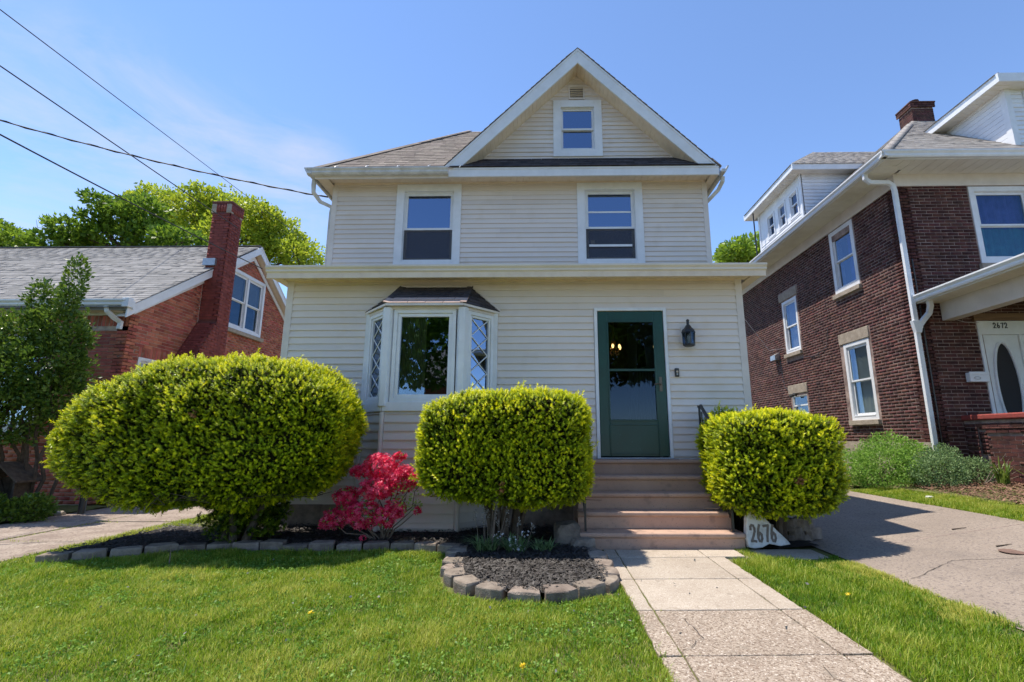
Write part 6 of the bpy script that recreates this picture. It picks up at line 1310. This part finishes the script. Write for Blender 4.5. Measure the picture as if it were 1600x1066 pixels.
grass('edge_grass', 'grass spilling over the edges of the front walk', ((.6, 1.9, 2.4, 5.0), lambda x, y: ((np.abs(x - .655) < .012 + .012 * np.sin(y * 13)) & (y < 3.9)) | (np.abs(x - 1.835) < .014 + .012 * np.sin(y * 11))), 4200, .05, .5, 15)
# broad-leaved weeds, clover and fallen leaves in the lawn
xx = rng.uniform(-5.2, .6, 9000); yy2 = rng.uniform(2.3, 5.4, 9000); k = left_ok(xx, yy2); wn_ = np.array([noise.noise(Vector((a * 2.2, b * 2.2, 9))) for a, b in zip(xx, yy2)]); k &= wn_ > -.15; xx, yy2 = xx[k], yy2[k]
P = np.repeat(np.stack([xx, yy2, np.full(len(xx), .018)], -1), 4, 0) + rng.normal(0, .012, (len(xx) * 4, 3)) * [1, 1, .4]; g = rng.normal(0, 1, (len(P), 3)) * [1, 1, .35] + [0, 0, .35]; g /= np.linalg.norm(g, axis=1)[:, None]
d, X, Y = frames(g, .2); tag(scatter('lawn_weeds', LEAF[0], LEAF[1], P, d, X, Y, rng.uniform(.012, .028, len(P)), rng.random(len(P)), 'leafs', None), 'clover and broad leaved weeds growing in the front lawn', 'weeds', kind='stuff')
nf = 60; P = np.stack([rng.uniform(-4.5, 3.0, nf), rng.uniform(2.5, 5.2, nf), np.full(nf, .04)], -1); d, X, Y = frames(np.tile([0., 0, 1], (nf, 1)) * 0 + rng.normal(0, 1, (nf, 3)) * [1, 1, .3], .1)
tag(scatter('fallen_leaves', LEAF[0], LEAF[1], P, d, X, Y, rng.uniform(.02, .045, nf), rng.random(nf), 'bud', None), 'scattered dry fallen leaves and petals on the lawn', 'leaves', kind='stuff')
flw = flowers(None, [((2.28, 3.95, .05), (.01, .01, .01)), ((-.1, 2.75, .05), (.01, .01, .01)), ((-1.55, 3.5, .05), (.01, .01, .01))], 12, .022, 'petaly', 'dandelion_flowers', (0, 0, 2), .1); tag(flw, 'small yellow dandelion flowers dotted in the lawn', 'flowers', kind='stuff')
dk = MB(); limb(dk, (-3.55, 4.85, .0), (-3.56, 4.85, .20), .006, .003, 3, .03); tag(dk.build('dry_stalk', 'twig'), 'single dry stalk standing in the shaded grass below the large hedge', 'stalk')
def crack(name, pts, w, zoff, parent, mt='mulch'):
    V = []; P_ = []
    for (a, b), (c, e) in zip(pts, pts[1:]):
        n_c = max(2, int(math.hypot(c - a, e - b) / .05))
        for i in range(n_c): P_.append((a + (c - a) * i / n_c + random.uniform(-.014, .014), b + (e - b) * i / n_c + random.uniform(-.014, .014)))
    for i, (a, b) in enumerate(P_):
        q = P_[min(i + 1, len(P_) - 1)]; r_ = P_[max(i - 1, 0)]; t = Vector((q[0] - r_[0], q[1] - r_[1])).normalized(); ww = w * random.uniform(.3, 1.2)
        V += [(a - t.y * ww, b + t.x * ww, G(a) + zoff), (a + t.y * ww, b - t.x * ww, G(a) + zoff)]
    me = bpy.data.meshes.new(name); me.from_pydata(V, [], [(2 * i, 2 * i + 1, 2 * i + 3, 2 * i + 2) for i in range(len(P_) - 1)]); link(name, me, mt, parent)
crack('crack', [(3.1, 4.4), (3.7, 4.75), (4.3, 4.6), (5.3, 4.95)], .0035, .0165, dr); crack('crack', [(3.9, 7.9), (4.3, 7.1), (4.9, 6.7), (5.35, 6.8)], .003, .0165, dr)
crack('crack', [(4.3, 4.6), (4.15, 3.9), (4.4, 3.2)], .003, .0165, dr)
crack('crack', [(.79, 3.02), (.95, 3.2), (.93, 3.5), (.84, 3.66)], .002, .0265, wk); crack('crack', [(1.66, 2.5), (1.45, 2.72), (1.5, 2.93)], .002, .0265, wk)
# ---------------------------------------------------------------- overhead wires
def wire(label, ctrl, r=.011, sag=0.0, name='overhead_wire', mt='wire'):
    a, b = map(Vector, ctrl); d = b - a; a2, b2 = a - d * .6, b; n = 24; pts = []
    for i in range(n + 1):
        t = i / n; p = a2.lerp(b2, t); p.z -= sag * 4 * t * (1 - t); pts.append(p)
    return tag(MB().tube(pts, r, 6).build(name, mt), label, 'wire', 'overhead wires crossing the left sky')
wire('thin dark wire highest in the left sky running down behind the chimney', ((-9.492, 7.0, 8.563), (-16.718, 34.0, 14.949)), .010, .0)
wire('dark wire in the middle of the left sky passing just over the chimney', ((-7.259, 5.5, 6.089), (-6.952, 10.2, 5.895)), .009)
wire('lowest dark wire at the left passing in front of the chimney towards the porch', ((-5.766, 4.5, 4.421), (-5.912, 9.6, 4.703)), .009, .06)
a, b = Vector((-8.401, 6.5, 6.175)), Vector((-3.83, 7.9, 5.42)); d = b - a; pts = []; tw_ = []
for i in range(61):
    t = -.5 + 1.5 * i / 60; p = a.lerp(b, t); p.z -= .35 * (1 - t) * (t + .5) * .9 - .0; pts.append(p); tw_.append(p + Vector((0, .012 * math.cos(i * 1.3), .016 * math.sin(i * 1.3))))
tag(MB().tube(pts, .010, 6).tube(tw_, .006, 5).build('service_cable', 'wire'), 'twisted service cable running to the upper left eave corner of the clapboard house', 'wire', 'overhead wires crossing the left sky')
for lab, x, y, a in (('short dark twig lying on the right driveway nearer the grass strip', 4.55, 5.75, .1), ('tiny twig on the right driveway in front of the joint', 4.35, 5.0, .3)):
    tg = MB(); limb(tg, (x, y, G(x) + .02), (x + .16, y + .05 * a, G(x + .16) + .022), .007, .003, 4, .06); tag(tg.build('twig', 'bark'), lab, 'twig')
tag(MB().tube([(2.92, 6.9, 2.95), (4.5, 9.5, 2.9), (7.06, 13.9, 3.75)], .004, 5).build('cable', 'curtain'), 'thin pale cable strung from the porch corner to the dark brick side wall', 'cable')
# ---------------------------------------------------------------- across the street (mirrored in the panes)
oh = thing('opposite_house', 'plain gabled house across the street, seen only mirrored in the window panes', 'house', (-4, -26, 0))
MB().box(-9, 1, -32, -24, 0, 5.2).build('wall', 'brickL', oh); MB().prism([(-9.5, -23.5, 5.1), (-9.5, -28, 8.6), (-9.5, -32.5, 5.1)], (11, 0, 0)).build('roof', 'shbrown', oh)
for i in range(3): MB().box(-7.8 + i * 3, -6.5 + i * 3, -23.99, -23.94, 1.2, 2.9).build('window', 'dark', oh)
MB().box(-9.3, 1.3, -23.6, -23.5, 5.0, 5.15).build('fascia_board', 'white', oh)
for i, (x, y, h) in enumerate(((-11, -20, 15), (2.5, -31, 19), (9, -22, 14), (-19, -24, 15), (-4, -36, 20))):
    tree(('street tree left of the opposite house', 'street tree right of the opposite house', 'large tree farther right across the street', 'large tree farther left across the street', 'tallest tree rising behind the opposite house')[i], (x, y, 0), (x, y, h * .4), [((x, y, h * .66), (4.4, 3.2, h * .30)), ((x + 2.8, y, h * .5), (3, 2.6, h * .2)), ((x - 2.8, y + .5, h * .55), (3, 2.6, h * .2))], 7000, .5, 'leafm', .25, tb=.4)
